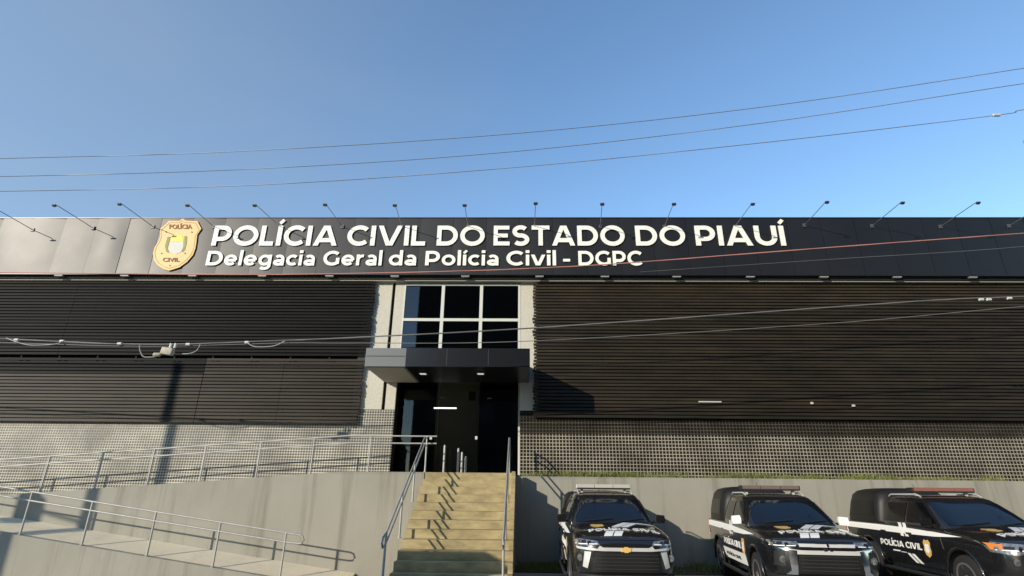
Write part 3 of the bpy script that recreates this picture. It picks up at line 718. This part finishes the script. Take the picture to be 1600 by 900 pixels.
MB().obox((0, 0, 0), .17, .09, .105, Matrix.Rotation(rad(8), 3, 'Y')).bevel(.02, 2).build('housing', pale, e, smooth=40)
MB().lathe([(.018, -.07), (.03, -.06), (.03, .02), (.018, .04)], (-.13, 0, -.05), 'x', 12).build('cable_gland', pale, e, smooth=40)
for dx in (.02, .09): MB().tube([(dx, 0, .05), (dx+.005, 0, .12)], .016, 8).build('hanger', mat('hanger_white', (.75, .74, .70), .5), e, smooth=40)
for i, (px, py) in enumerate(((26,531),(97,533),(187,537),(294,538),(386,535),(1533,468),(1545,468),(1577,466))):
    c = onY(px, py, 12.8)
    o = MB().lathe([(.012, -.035), (.021, -.03), (.021, .03), (.012, .035)], (0, 0, 0), 'x', 10).build('cable_tie', mat('tie_white', (.62, .61, .56), .5), None, smooth=40)
    o.location = c; o.scale = (1.6,)*3; tag(o, ['pale clip on the bundled cable at the far left', 'bright clip on the bundle at the right end of the first loop', 'pale clip on the bundle left of the splice box', 'pale clip on the bundle just right of the splice box', 'bright clip where the right slack loop leaves the bundle', 'left of three pale clips on the cable near the right edge', 'middle of three pale clips on the cable near the right edge', 'rightmost of three pale clips on the cable near the right edge'][i], 'cable clip', 'clips on the bundled cable')

# utility poles just outside the view (their tops and shadows reach into it)
sh = onY(262, 640, DF-.16); t_ = 15.5
px_, py_ = sh.x-t_*math.sin(rad(SUN_AZ)), sh.y-t_*math.cos(rad(SUN_AZ))
def upole(loc, h, label, arm=True):
    e = empty('utility_pole', loc); tag(e, label, 'utility pole')
    MB().tube([(0, 0, 0), (0, 0, h)], [.17, .11], 14).build('pole', wood_pole, e, smooth=50)
    if arm: MB().box(-.9, .9, -.06, .06, h-.45, h-.33).build('crossarm', wood_pole, e)
    for dx in ((-.8, 0, .8) if arm else ()): MB().lathe([(.02, 0), (.05, .03), (.03, .06), (.055, .09), (.02, .14)], (dx, 0, h-.33), 'z', 12).build('insulator', mat('porcelain', (.30, .24, .20), .3), e, smooth=40)
    return e
e = upole((px_, py_, 0), 10.5, 'concrete utility pole left of the view, shading the slats', False)
bp = onY(46, 794, DW); rel = bp-Vector((px_, py_, 0)); kk = (rel.x*sd.x+rel.y*sd.y)/(sd.x**2+sd.y**2); tp_ = rel-sd*kk
MB().tube([(0, 0, tp_.z), (tp_.x, tp_.y, tp_.z)], .05, 8).build('transformer_bracket', steel_dark, e)
MB().lathe([(.05, -.42), (.29, -.40), (.29, .28), (.16, .32), (.14, .52)], tp_, 'z', 18).build('transformer', steel_dark, e, smooth=40)
c = onY(1602, 214, 9.0)
upole((c.x+.88, 9.0, 0), c.z+.28, 'concrete utility pole at the right edge with one insulator showing')

# ------------------------------------------------------------------ police pickups
paint = mat('black_paint', (.010, .010, .011), .28, coat=1.0, coat_rough=.06, rvar=.06, vscale=5, spec=.5)
plastic = mat('black_plastic', (.018, .018, .018), .55)
car_glass = mat('car_glass', (.004, .007, .012), .06, ior=1.6)
side_glass = mat('side_glass', (.004, .004, .005), .08, ior=1.4)
decal_w = mat('decal_white', (.90, .90, .86), .4)
decal_gold = mat('decal_gold', (.72, .46, .15), .5)
silver = mat('silver_trim', (.66, .65, .62), .35, metal=.25)
chrome = mat('chrome', (.75, .75, .77), .16, metal=1.0)
lens = mat('headlight_lens', (.50, .50, .50), .16, metal=.6, var=.85, vscale=16, coat=1)
amber = mat('amber_lens', (.75, .22, .04), .25)
red_lens = mat('red_lens', (.45, .03, .02), .25)
tyre_m = mat('tyre_rubber', (.022, .021, .020), .85, var=.3, vscale=12)
rim_m = mat('alloy_rim', (.50, .50, .50), .3, metal=.8)
plate_m = mat('number_plate', (.55, .56, .58), .5)
plate_b = mat('plate_blue', (.03, .06, .35), .5)

ST = [(-2.715, .40, .58, .92), (-2.70, .55, .54, .955), (-2.655, .68, .49, .99), (-2.58, .785, .44, 1.03), (-2.46, .86, .38, 1.07), (-2.25, .905, .34, 1.11), (-1.9, .93, .33, 1.145),
      (-1.5, .93, .33, 1.175), (-1.2, .93, .33, 1.195), (-.6, .93, .33, 1.21), (.2, .93, .33, 1.22), (1.0, .93, .34, 1.225), (1.8, .93, .36, 1.235), (2.4, .925, .42, 1.235), (2.56, .91, .46, 1.23), (2.63, .87, .50, 1.20)]
def ring_body(y, w, zb, zt):
    h = [(.0, zb), (.72*w, zb), (.90*w, zb+.03), (.965*w, zb+.13), (.992*w, zb+.30*(zt-zb)), (w, zb+.52*(zt-zb)), (.992*w, zt-.20), (.982*w, zt-.11), (.955*w, zt-.045), (.90*w, zt-.008), (.80*w, zt+.014), (.55*w, zt+.040), (.25*w, zt+.046), (0, zt+.050)]
    r = [(x, y, z) for x, z in h] + [(-x, y, z) for x, z in h[-2:0:-1]]
    return r
def ring_top(z, y0, y1, w, e=5.0, n=44):
    cy, hy = (y0+y1)/2, (y1-y0)/2; r = []
    for k in range(n):
        a = 2*math.pi*(k+.5)/n; c, s = math.cos(a), math.sin(a)
        r.append((w*math.copysign(abs(c)**(2/e), c), cy+hy*math.copysign(abs(s)**(2/e), s), z))
    return r
def tree(*bms):
    b = bmesh.new()
    for q in bms:
        me = bpy.data.meshes.new('t'); q.to_mesh(me); b.from_mesh(me); bpy.data.meshes.remove(me)
    bmesh.ops.triangulate(b, faces=b.faces[:]); b.normal_update()
    t = BVHTree.FromBMesh(b); b.free(); return t
DIRS = {'front': (Vector((0, 1, 0)), lambda a, b: Vector((a, -6, b))), 'left': (Vector((1, 0, 0)), lambda a, b: Vector((-4, a, b))),
        'right': (Vector((-1, 0, 0)), lambda a, b: Vector((4, a, b))), 'top': (Vector((0, 0, -1)), lambda a, b: Vector((a, b, 5))), 'rear': (Vector((0, -1, 0)), lambda a, b: Vector((a, 6, b)))}
def stick(T, bm, axis, off):
    """press flat (u, v) geometry with height in z onto the surface T"""
    D_, mk = DIRS[axis]
    for v in bm.verts:
        o = mk(v.co.x, v.co.y); hit = T.ray_cast(o, D_)
        p, nn = (hit[0], hit[1]) if hit[0] is not None else (o+D_*5, -D_)
        if nn.dot(D_) > 0: nn = -nn
        v.co = p - D_*(off+v.co.z)*.75 + nn*(off+v.co.z)*.25
def patch(T, polys, axis, off=.008, th=.006, step=.09):
    bm = bmesh.new()
    for poly in polys:
        b = bmesh.new(); b.faces.new([b.verts.new((x, y, 0)) for x, y in poly])
        for ax in (0, 1):
            lo_ = min(p[ax] for p in poly); hi = max(p[ax] for p in poly); k = lo_+step
            while k < hi-.01:
                co = [0, 0, 0]; no = [0, 0, 0]; co[ax] = k; no[ax] = 1
                bmesh.ops.bisect_plane(b, geom=b.verts[:]+b.edges[:]+b.faces[:], plane_co=co, plane_no=no); k += step
        r = bmesh.ops.extrude_face_region(b, geom=b.faces[:])
        for v in r['geom']:
            if isinstance(v, bmesh.types.BMVert): v.co.z = th
        me = bpy.data.meshes.new('t'); b.to_mesh(me); b.free(); bm.from_mesh(me); bpy.data.meshes.remove(me)
    stick(T, bm, axis, off); mb = MB(); mb.bm.free(); mb.bm = bm; return mb
def stext(T, body, axis, x0, x1, z0, z1, off=.012, bold=.03, slant=0, arch=0):
    bm = word_bm(body, .002)
    def f(u, v, z):
        return Vector((x0+(x1-x0)*u + slant*v, z0+(z1-z0)*v - arch*(2*u-1)**2, max(z, 0)+.0))
    fit(bm, f); stick(T, bm, axis, off); mb = MB(); mb.bm.free(); mb.bm = bm; return mb
def shield(cx, cz, w, h, sgn=1):
    q = [(-.30,.5),(0,.46),(.30,.5),(.5,.34),(.42,.1),(.5,-.12),(.36,-.36),(0,-.5),(-.36,-.36),(-.5,-.12),(-.42,.1),(-.5,.34)]
    return [(cx+a*w, cz+b*h) for a, b in q]

def wheel(car, x, y, r=.39):
    s = 1 if x > 0 else -1
    e = MB().lathe([(.24, -.12), (.33, -.13), (r-.015, -.11), (r, -.07), (r, .07), (r-.015, .11), (.33, .13), (.24, .12)], (x, y, r), 'x', 36).build('wheel', tyre_m, car, smooth=35)
    mb = MB().lathe([(.245, -.10), (.245, .095)], (x, y, r), 'x', 32)
    mb.build('wheel_well_disc', plastic, e)
    mb = MB()
    for k in range(6):
        a = 2*math.pi*k/6+.2
        c = Vector((x+s*.105, y+math.cos(a)*.14, r+math.sin(a)*.14))
        mb.obox(c, .03, .20, .058, Matrix.Rotation(a, 3, 'X'))
    mb.lathe([(.07, -.02*s), (.065, .022*s), (.03, .03*s)], (x+s*.105, y, r), 'x', 16)
    mb.lathe([(.262, .0), (.265, .03*s), (.235, .032*s), (.232, .0)], (x+s*.10, y, r), 'x', 32)
    mb.build('rim', rim_m, e, smooth=35)

def pickup(loc, rz, label, kind):
    HT = {1: .20, 2: .32, 3: .32}[kind]; LB = {1: .0, 2: .01, 3: .0}[kind]
    car = empty('police_pickup', (0, 0, 0)); tag(car, label, 'pickup truck', 'police pickups parked at the retaining wall')
    body = MB().loft([ring_body(*s) for s in ST])
    cab = MB().loft([ring_top(*s) for s in ((1.17, -1.30, 1.02, .885, 9), (1.235, -1.26, 1.02, .880, 9), (1.45, -.93, 1.0, .805, 8.5), (1.62, -.66, .97, .735, 8), (1.70, -.52, .94, .695, 7), (1.75, -.36, .88, .640, 6), (1.778, -.12, .75, .54, 5), (1.79, .1, .6, .38, 5))])
    top = MB().loft([ring_top(*s) for s in ((1.20, 1.035, 2.58, .885, 7), (1.30, 1.035, 2.57, .880, 7), (1.62, 1.035, 2.50, .815, 7), (1.62+HT*.55, 1.06, 2.45, .77, 6), (1.62+HT*.82, 1.12, 2.36, .69, 5), (1.62+HT*.95, 1.25, 2.2, .54, 5), (1.62+HT, 1.4, 2.05, .36, 5))])
    T = tree(body.bm, cab.bm); TT = tree(body.bm, top.bm); TC = tree(cab.bm)
    # wheel arches cut out of the body
    for y in (-1.62, 1.53):
        for s in (-1, 1): pass
    b = body.build('body', paint, car, smooth=32)
    cut = MB()
    for y in (-1.62, 1.53):
        for s in (-1, 1): cut.lathe([(.475, -.17), (.475, .17)], (s*.86, y, .40), 'x', 40)
    c = cut.build('cutter', paint)
    md = b.modifiers.new('b', 'BOOLEAN'); md.object = c; md.operation = 'DIFFERENCE'; md.solver = 'EXACT'
    dg = bpy.context.evaluated_depsgraph_get(); dg.update(); me = bpy.data.meshes.new_from_object(b.evaluated_get(dg))
    b.modifiers.clear(); b.data = me; bpy.data.objects.remove(c)
    me.polygons.foreach_set('use_smooth', [True]*len(me.polygons)); me.set_sharp_from_angle(angle=rad(32))
    cb = cab.build('cabin', paint, car, smooth=35)
    tp = top.build('hardtop', mat('hardtop_shell', (.013, .012, .011), .5, bump=.15, bscale=120), car, smooth=35)
    # glazing
    patch(TC, [[(-.755, 1.245), (.755, 1.245), (.715, 1.46), (.645, 1.635), (.3, 1.65), (-.3, 1.65), (-.645, 1.635), (-.715, 1.46)]], 'front', .006, .006, .07).build('windscreen', car_glass, car, smooth=40)
    for ax in ('left', 'right'):
        patch(TC, [[(-1.03, 1.255), (-.05, 1.255), (-.05, 1.635), (-.50, 1.635)]], ax, .006, .005).build('side_window', side_glass, car, smooth=40)
        patch(TC, [[(.03, 1.255), (.86, 1.255), (.80, 1.60), (.72, 1.635), (.03, 1.635)]], ax, .006, .005).build('side_window', side_glass, car, smooth=40)
        patch(TT, [[(1.22, 1.34), (2.36, 1.34), (2.28, 1.66), (1.26, 1.66)]], ax, .006, .005).build('hardtop_window', mat('hardtop_glass', (.008, .008, .008), .3, ior=1.3), car, smooth=40)
        o = .0045
        for poly, hy in (([(-1.13, .50), (-1.17, .80), (-1.10, 1.165), (-.03, 1.175), (-.03, .48), (-1.05, .48)], -.16), ([(.01, .48), (.01, 1.175), (.98, 1.18), (.98, .95), (.88, .66), (.76, .48)], .80)):
            dpart = patch(T, [poly], ax, .0015, o).build('door', paint, car, smooth=40)
            s = -1 if ax == 'left' else 1
            MB().obox((s*.945, hy, 1.045), .035, .17, .03).bevel(.008).build('handle', plastic if kind != 2 else chrome, dpart)
    # belt-line stripe, slashes, lettering and badge on both flanks
    for ax in ('left', 'right'):
        s = -1 if ax == 'left' else 1
        st_ = [[(2.54, 1.165), (2.54, 1.05), (1.0, 1.04), (.0, 1.03), (-1.0, 1.035), (-1.75, 1.075), (-1.0, 1.115), (0, 1.145), (1.0, 1.16)]]
        st_.append([(2.54, 1.045), (2.47, 1.045), (2.36, .84), (2.43, .84)])
        patch(T, st_, ax, .013, .002, .10).build('stripe', decal_w, car)
        sl_ = []
        for dy in (0, .16): sl_.append([(.24-dy, 1.235), (.13-dy, 1.235), (.02-dy, .98), (.13-dy, .98)])
        for dy in (0, .15): sl_.append([(.05-dy, .66), (-.05-dy, .66), (-.27-dy, .50), (-.17-dy, .50)])
        patch(T, sl_[:2], ax, .0165, .002, .10).build('upper_slashes', decal_w, car)
        patch(T, sl_[2:], ax, .0105, .002, .10).build('lower_slashes', decal_w, car)
        so_ = .22 if kind == 3 else 0
        t0, t1 = (.78+so_, -.72+so_) if s < 0 else (-.72+so_, .78+so_)
        stext(T, 'POLÍCIA CIVIL', ax, t0, t1, .755, .915, .0105, .035).build('door_lettering', decal_w, car)
        bx = -.90+so_
        pz = patch(T, [shield(bx, .80, .22, .32)], ax, .0105, .002, .2).build('door_badge', decal_gold, car)
        patch(T, [shield(bx, .80, .13, .17)], ax, .014, .002, .2).build('badge_centre', decal_w, pz)
        if kind == 2:
            patch(T, [[(.95, .68), (-.98, .68), (-1.04, .48), (.80, .48)]], ax, .0135, .002, .2).build('lower_band', decal_w, car)
            stext(T, 'POLÍCIA CIVIL', ax, t0*.85, t1*.85, .545, .625, .0165, .03).build('band_lettering', plastic, car)
        else:
            patch(T, [[(.55, .69), (.28, .69), (.30, .665), (.57, .665)], [(.26, .672), (.06, .672), (.07, .66), (.27, .66)]], ax, .0105, .002, .2).build('small_marks', decal_w, car)
    # bonnet stripes and lettering
    bs = []
    for dx in (0, .17): bs.append([(-.36+dx, -2.57), (-.21+dx, -2.57), (-.13+dx, -2.33), (-.28+dx, -2.33)])
    for dx in (0, .17): bs.append([(-.13+dx, -1.95), (.02+dx, -1.95), (.34+dx, -1.36), (.19+dx, -1.36)])
    bs.append([(.42, -1.47), (.78, -1.42), (.72, -1.36), (.36, -1.38)])
    for q_ in bs: patch(T, [q_], 'top', .006, .002, .1).build('bonnet_stripe', decal_w, car)
    stext(T, 'POLÍCIA CIVIL', 'top', -.60, .70, -2.27, -2.02, .006, .035, 0, .07).build('bonnet_lettering', decal_w, car)
    patch(T, [shield(-.38, -1.78, .26, .34)], 'top', .006, .002, .2).build('bonnet_badge', decal_gold, car)
    for s_ in (-1, 1): patch(T, [[(s_*.80, -2.3), (s_*.79, -2.3), (s_*.76, -1.35), (s_*.77, -1.35)]], 'top', .002, .003, .2).build('bonnet_seam', plastic, car)
    # cowl and wipers
    patch(T, [[(-.78, -1.335), (.78, -1.335), (.74, -1.27), (-.74, -1.27)]], 'top', .004, .006, .15).build('cowl', plastic, car)
    def ws(x, z, off=.022):
        h = TC.ray_cast(Vector((x, -6, z)), Vector((0, 1, 0))); return h[0]+Vector((0, -off, off*.6))
    for x0, x1 in ((-.55, .02), (.12, .66)):
        MB().tube([ws(x0, 1.25), ws((x0+x1)/2, 1.275), ws(x1, 1.30)], .009, 6).build('wiper', plastic, car)
    # front end
    if kind == 1:
        F = [('headlight', [[(s*.50, 1.015), (s*.46, .955), (s*.86, .935), (s*.885, 1.01), (s*.80, 1.035)] for s in (-1, 1)], lens, .012)]
        trims = [('chrome_bar', [[(-.86, .925), (-.50, .90), (-.46, .945), (-.40, .920), (.40, .920), (.46, .945), (.50, .90), (.86, .925), (.84, .888), (.42, .868), (-.42, .868), (-.84, .888)]], silver, .020),
                 ('bumper_trim', [[(s*.61, .850), (s*.72, .858), (s*.76, .63), (s*.68, .61)] for s in (-1, 1)], silver, .02),
                 ('grille', [[(-.54, .858), (.54, .858), (.62, .56), (-.62, .56)]], mat('grille_black', (.006, .006, .006), .6), .008)]
    elif kind == 2:
        F = [('headlight', [[(s*.46, 1.03), (s*.44, .985), (s*.78, .945), (s*.90, .965), (s*.89, 1.04), (s*.74, 1.03)] for s in (-1, 1)], lens, .012)]
        trims = [('chrome_bar', [[(-.46, 1.0), (.46, 1.0), (.44, .955), (-.44, .955)]], silver, .022), ('chrome_bar', [[(-.76, .93), (-.42, .905), (.42, .905), (.76, .93), (.50, .845), (-.50, .845)]], silver, .020),
                 ('bumper_trim', [[(s*.50, .90), (s*.78, .93), (s*.64, .88), (s*.62, .60), (s*.70, .54), (s*.53, .54)] for s in (-1, 1)], chrome, .022),
                 ('grille', [[(-.48, .84), (.48, .84), (.52, .56), (-.52, .56)]], mat('grille_black', (.006, .006, .006), .6), .008),
                 ('fog_pod', [[(s*.69, .88), (s*.82, .88), (s*.84, .66), (s*.69, .66)] for s in (-1, 1)], plastic, .012)]
    else:
        F = [('headlight', [[(s*.42, 1.02), (s*.42, .93), (s*.70, .86), (s*.885, .89), (s*.90, 1.05), (s*.74, 1.04)] for s in (-1, 1)], lens, .012)]
        trims = [('chrome_bar', [[(-.42, 1.0), (.42, 1.0), (.40, .955), (-.40, .955)]], chrome, .022), ('chrome_bar', [[(-.46, .90), (.46, .90), (.44, .86), (-.44, .86)]], chrome, .022),
                 ('grille', [[(-.40, .95), (.40, .95), (.40, .905), (-.40, .905)], [(-.50, .80), (.50, .80), (.52, .58), (-.52, .58)]], mat('grille_black', (.006, .006, .006), .6), .008)]
    for nm, polys, m_, th in F+trims:
        for poly in polys:
            h = patch(T, [poly], 'front', .003, th, .06).build(nm, m_, car, smooth=40)
            if nm == 'headlight':
                s = 1 if poly[0][0] > 0 else -1; cx = s*.64; cz = .985 if kind != 3 else .955
                hh = T.ray_cast(Vector((cx, -6, cz)), Vector((0, 1, 0)))[0]
                patch(T, [[(s*.50, cz-.022), (s*.86, cz-.030), (s*.86, cz-.018), (s*.50, cz-.010)]], 'front', .019, .003, .06).build('light_guide', decal_w, h)
                patch(T, [[(s*.69, cz+.035), (s*.80, cz+.035), (s*.81, cz-.005), (s*.70, cz-.005)]], 'front', .018, .003, .06).build('reflector_cell', mat('lamp_dark', (.02, .02, .022), .2), h)
                MB().lathe([(.034, -.03), (.036, -.022), (.02, -.012)], hh, 'y', 16).build('projector', chrome, h, smooth=40)
                if kind == 3:
                    patch(T, [[(s*.80, 1.02), (s*.885, 1.03), (s*.88, .93), (s*.80, .94)]], 'front', .017, .004, .06).build('turn_signal', amber, h)
            if nm == 'grille':
                zz = [p[1] for p in poly]; xx = max(abs(p[0]) for p in poly); k = min(zz)+.04
                while k < max(zz)-.02:
                    patch(T, [[(-xx+.06, k), (xx-.06, k), (xx-.06, k+.012), (-xx+.06, k+.012)]], 'front', .012, .010, .12).build('grille_bar', mat('grille_bar', (.035, .035, .035), .35), h); k += .052
    for s in (-1, 1):
        hh = T.ray_cast(Vector((s*(.73 if kind != 1 else .80), -6, .76)), Vector((0, 1, 0)))[0]
        if hh: MB().lathe([(.055, -.035), (.05, -.02), (.02, .0)], hh, 'y', 16).build('fog_light', lens, car, smooth=40)
    for s in (-1, 1):
        patch(T, [[(s*.70, .80), (s*.86, .82), (s*.88, .70), (s*.72, .64)]], 'front', .004, .004, .06).build('side_intake', mat('intake_black', (.006, .006, .006), .7), car)
    patch(T, [[(-.80, 1.035), (.80, 1.035), (.80, 1.029), (-.80, 1.029)]], 'front', .003, .002, .06).build('bonnet_gap', mat('gap_black', (.002, .002, .002), .9), car)
    # emblem
    c = T.ray_cast(Vector((0, -6, .89 if kind == 1 else .95)), Vector((0, 1, 0)))[0]
    mb = MB(); y = c.y-.035
    if kind == 1:
        q = [(-.125, .0), (-.095, .042), (-.045, .042), (-.045, .058), (.045, .058), (.045, .042), (.125, .042), (.095, 0), (.125, -.0), (.095, -.042), (.045, -.042), (.045, -.058), (-.045, -.058), (-.045, -.042), (-.125, -.042)]
        K_ = .72; q = [(-.130, .0-.042), (-.098, .042), (-.048, .042), (-.048, .058), (.048, .058), (.048, .042), (.130, .042), (.098, -.042), (.048, -.042), (.048, -.058), (-.048, -.058), (-.048, -.042)]
        mb.prism([(a*K_, y, c.z+b_*K_) for a, b_ in q], (0, .03, 0)); mb.bevel(.004); mb.build('emblem', decal_gold, car)
    else:
        for a in (90, 210, 330):
            d1 = Vector((math.cos(rad(a)), 0, math.sin(rad(a)))); p1 = Vector((math.cos(rad(a+30)), 0, math.sin(rad(a+30)))); p2 = Vector((math.cos(rad(a-30)), 0, math.sin(rad(a-30))))
            o_ = Vector((0, y, c.z-.01)); L_ = .046
            mb.prism([o_+d1*.004, o_+p1*L_+d1*.004, o_+(p1+p2)*L_+d1*.004, o_+p2*L_+d1*.004], (0, .025, 0))
        mb.build('emblem', chrome, car)
    pl = MB().box(-.20, .20, -2.775, -2.76, .38, .51).build('number_plate', plate_m, car)
    MB().box(-.20, .20, -2.778, -2.7755, .48, .509).build('plate_band', plate_b, pl)
    # lower bumper, skid plate, side steps, arch flares, tail lights
    MB().loft([[(x*w, y, z) for x, z in ((-1, .34), (1, .34), (1, .52), (-1, .52))] for y, w in ((-2.755, .40), (-2.735, .56), (-2.66, .70), (-2.50, .83), (-2.2, .90))]).bevel(.02, 2).build('bumper', plastic, car, smooth=40)
    MB().box(-.36, .36, -2.78, -2.72, .33, .41).bevel(.01).build('skid_plate', silver, car)
    for s in (-1, 1):
        MB().tube([(s*.93, -1.08, .33), (s*.99, -1.0, .33), (s*.99, .95, .33), (s*.93, 1.03, .33)], .035, 10).build('side_step', plastic, car, smooth=50)
        for y in (-1.62, 1.53):
            pts = []
            for k in range(15):
                a = rad(-8+196*k/14); pts.append((s*.925, y+math.cos(a)*.485, .40+math.sin(a)*.485))
            MB().tube(pts, .026, 8).build('arch_flare', plastic if kind == 1 else paint, car, smooth=50)
            wheel(car, s*.80, y)
        patch(T, [[(2.50, 1.19), (2.62, 1.19), (2.60, .86), (2.50, .86)]], 'left' if s < 0 else 'right', .013, .01, .1).build('tail_light', red_lens, car)
        # mirror
        mm = decal_w if kind == 2 else paint
        mo = MB().loft([[(s*(1.03+.088*a), -.98-.01*b_+y, 1.29+z) for a, z in ((-.95, -.065), (.9, -.072), (1.1, 0), (.95, .072), (-.8, .085), (-1, .03))] for y, b_ in ((-.055, 0), (-.03, 1), (.035, 1))])
        mo = mo.bevel(.018, 2, 25).build('mirror', mm, car, smooth=50)
        MB().tube([(s*.86, -.96, 1.24), (s*1.03, -.97, 1.25)], .022, 8).build('mirror_arm', plastic, mo, smooth=50)
    # roof rails / light bar
    yl = .02
    lb_m = {1: mat('lens_clear', (.50, .48, .43), .25, coat=1), 2: mat('lens_smoke', (.17, .13, .115), .25, coat=1), 3: mat('lens_red', (.27, .12, .09), .25, coat=1)}[kind]
    lb = MB().box(-.60, .60, yl-.13, yl+.13, 1.835+LB, 1.865+LB).bevel(.006).build('light_bar', plastic, car)
    for a, b_ in ((-.60, -.22), (-.21, .21), (.22, .60)):
        MB().box(a, b_, yl-.13, yl+.13, 1.866+LB, 1.935+LB).bevel(.022, 3).build('lens', lb_m, lb, smooth=50)
    for s in (-1, 1):
        MB().box(s*.50-.025, s*.50+.025, yl-.04, yl+.04, 1.74, 1.834+LB).build('foot', silver, lb)
        MB().obox((s*.615, yl, 1.89+LB), .03, .24, .09).bevel(.01).build('end_cap', silver if kind == 1 else plastic, lb)
        MB().tube([(s*.60, -.28, 1.755), (s*.615, -.15, 1.80), (s*.615, .78, 1.80), (s*.60, .9, 1.76)], .016, 8).build('roof_rail', silver, car, smooth=50)
    MB().tube([(.0, .78, 1.78), (.0, .95, 2.02)], .005, 6).build('antenna', plastic, car)
    car.scale = ({1: .925, 2: .955, 3: .985}[kind], 1, 1)
    car.location = loc; car.rotation_euler = (0, 0, rz)
    return car
pickup((1.73, 12.55, .12), rad(-1.0), 'black police pickup with gold bowtie badge, nearest the steps', 1)
pickup((5.31, 12.62, .12), rad(-7.0), 'black police pickup with white mirrors, middle of the three', 2)
pickup((8.90, 12.55, .12), rad(-4.0), 'black police pickup with reddish roof light bar, furthest from the steps', 3)

# ------------------------------------------------------------------ street side behind the camera
OB = empty('office_block', (0, -22, 0)); tag(OB, 'tall dark block across the street, mirrored in the glazing', 'building')
d = ray(652, 500); tt = DF/d.y; xr = d.x*tt; xe = xr + (d.x/d.y)*(DF+22)
mb = MB().box(xe, 45, -14, 0, 0, 34); mb.build('wall', facade_opp, OB)
for k in range(9):
    for i in range(11):
        x0 = xe+1.5+i*4.4
        if x0 < 44: MB().box(x0, x0+2.4, .001, .06, 1.2+k*3.6, 3.0+k*3.6).build('window', mat('opp_glass', (.02, .022, .025), .15), OB)

SH = empty('street_house', (-35, -25, 0)); tag(SH, 'low dark row of houses across the street to the left', 'building')
MB().box(-60, xe+35-3, -10, 0, 0, 6.6).build('wall', facade_opp, SH)
mb = MB(); mb.prism([(-60, .4, 6.61), (-60, -5, 8.0), (-60, -10.4, 6.61)], (60+xe+35-3, 0, 0)); mb.build('roof', mat('opp_roof', (.16, .07, .045), .85), SH)
for i in range(12): MB().box(-56+i*6.2, -54+i*6.2, .001, .08, .9, 2.6).build('window', mat('opp_glass', (.02, .022, .025), .15), SH)
KX, KY = -7.85, 5.6  # unseen block added to cast shade on the lower steps
K = empty('step_shade_block', (KX, KY, 0)); tag(K, 'unseen tall block added left of the steps to shade the lower ones', 'shade block')
MB().box(-.92, .92, -.5, .3, 0, 3.5).build('wall', concrete, K)  # body of the added shade block
MB().box(-1.0, 1.0, -.6, .36, 3.501, 3.62).build('roof', steel_dark, K)
MB().box(-.4, .4, .301, .34, .05, 2.1).build('door', steel_dark, K)  # slab on the face of the added block
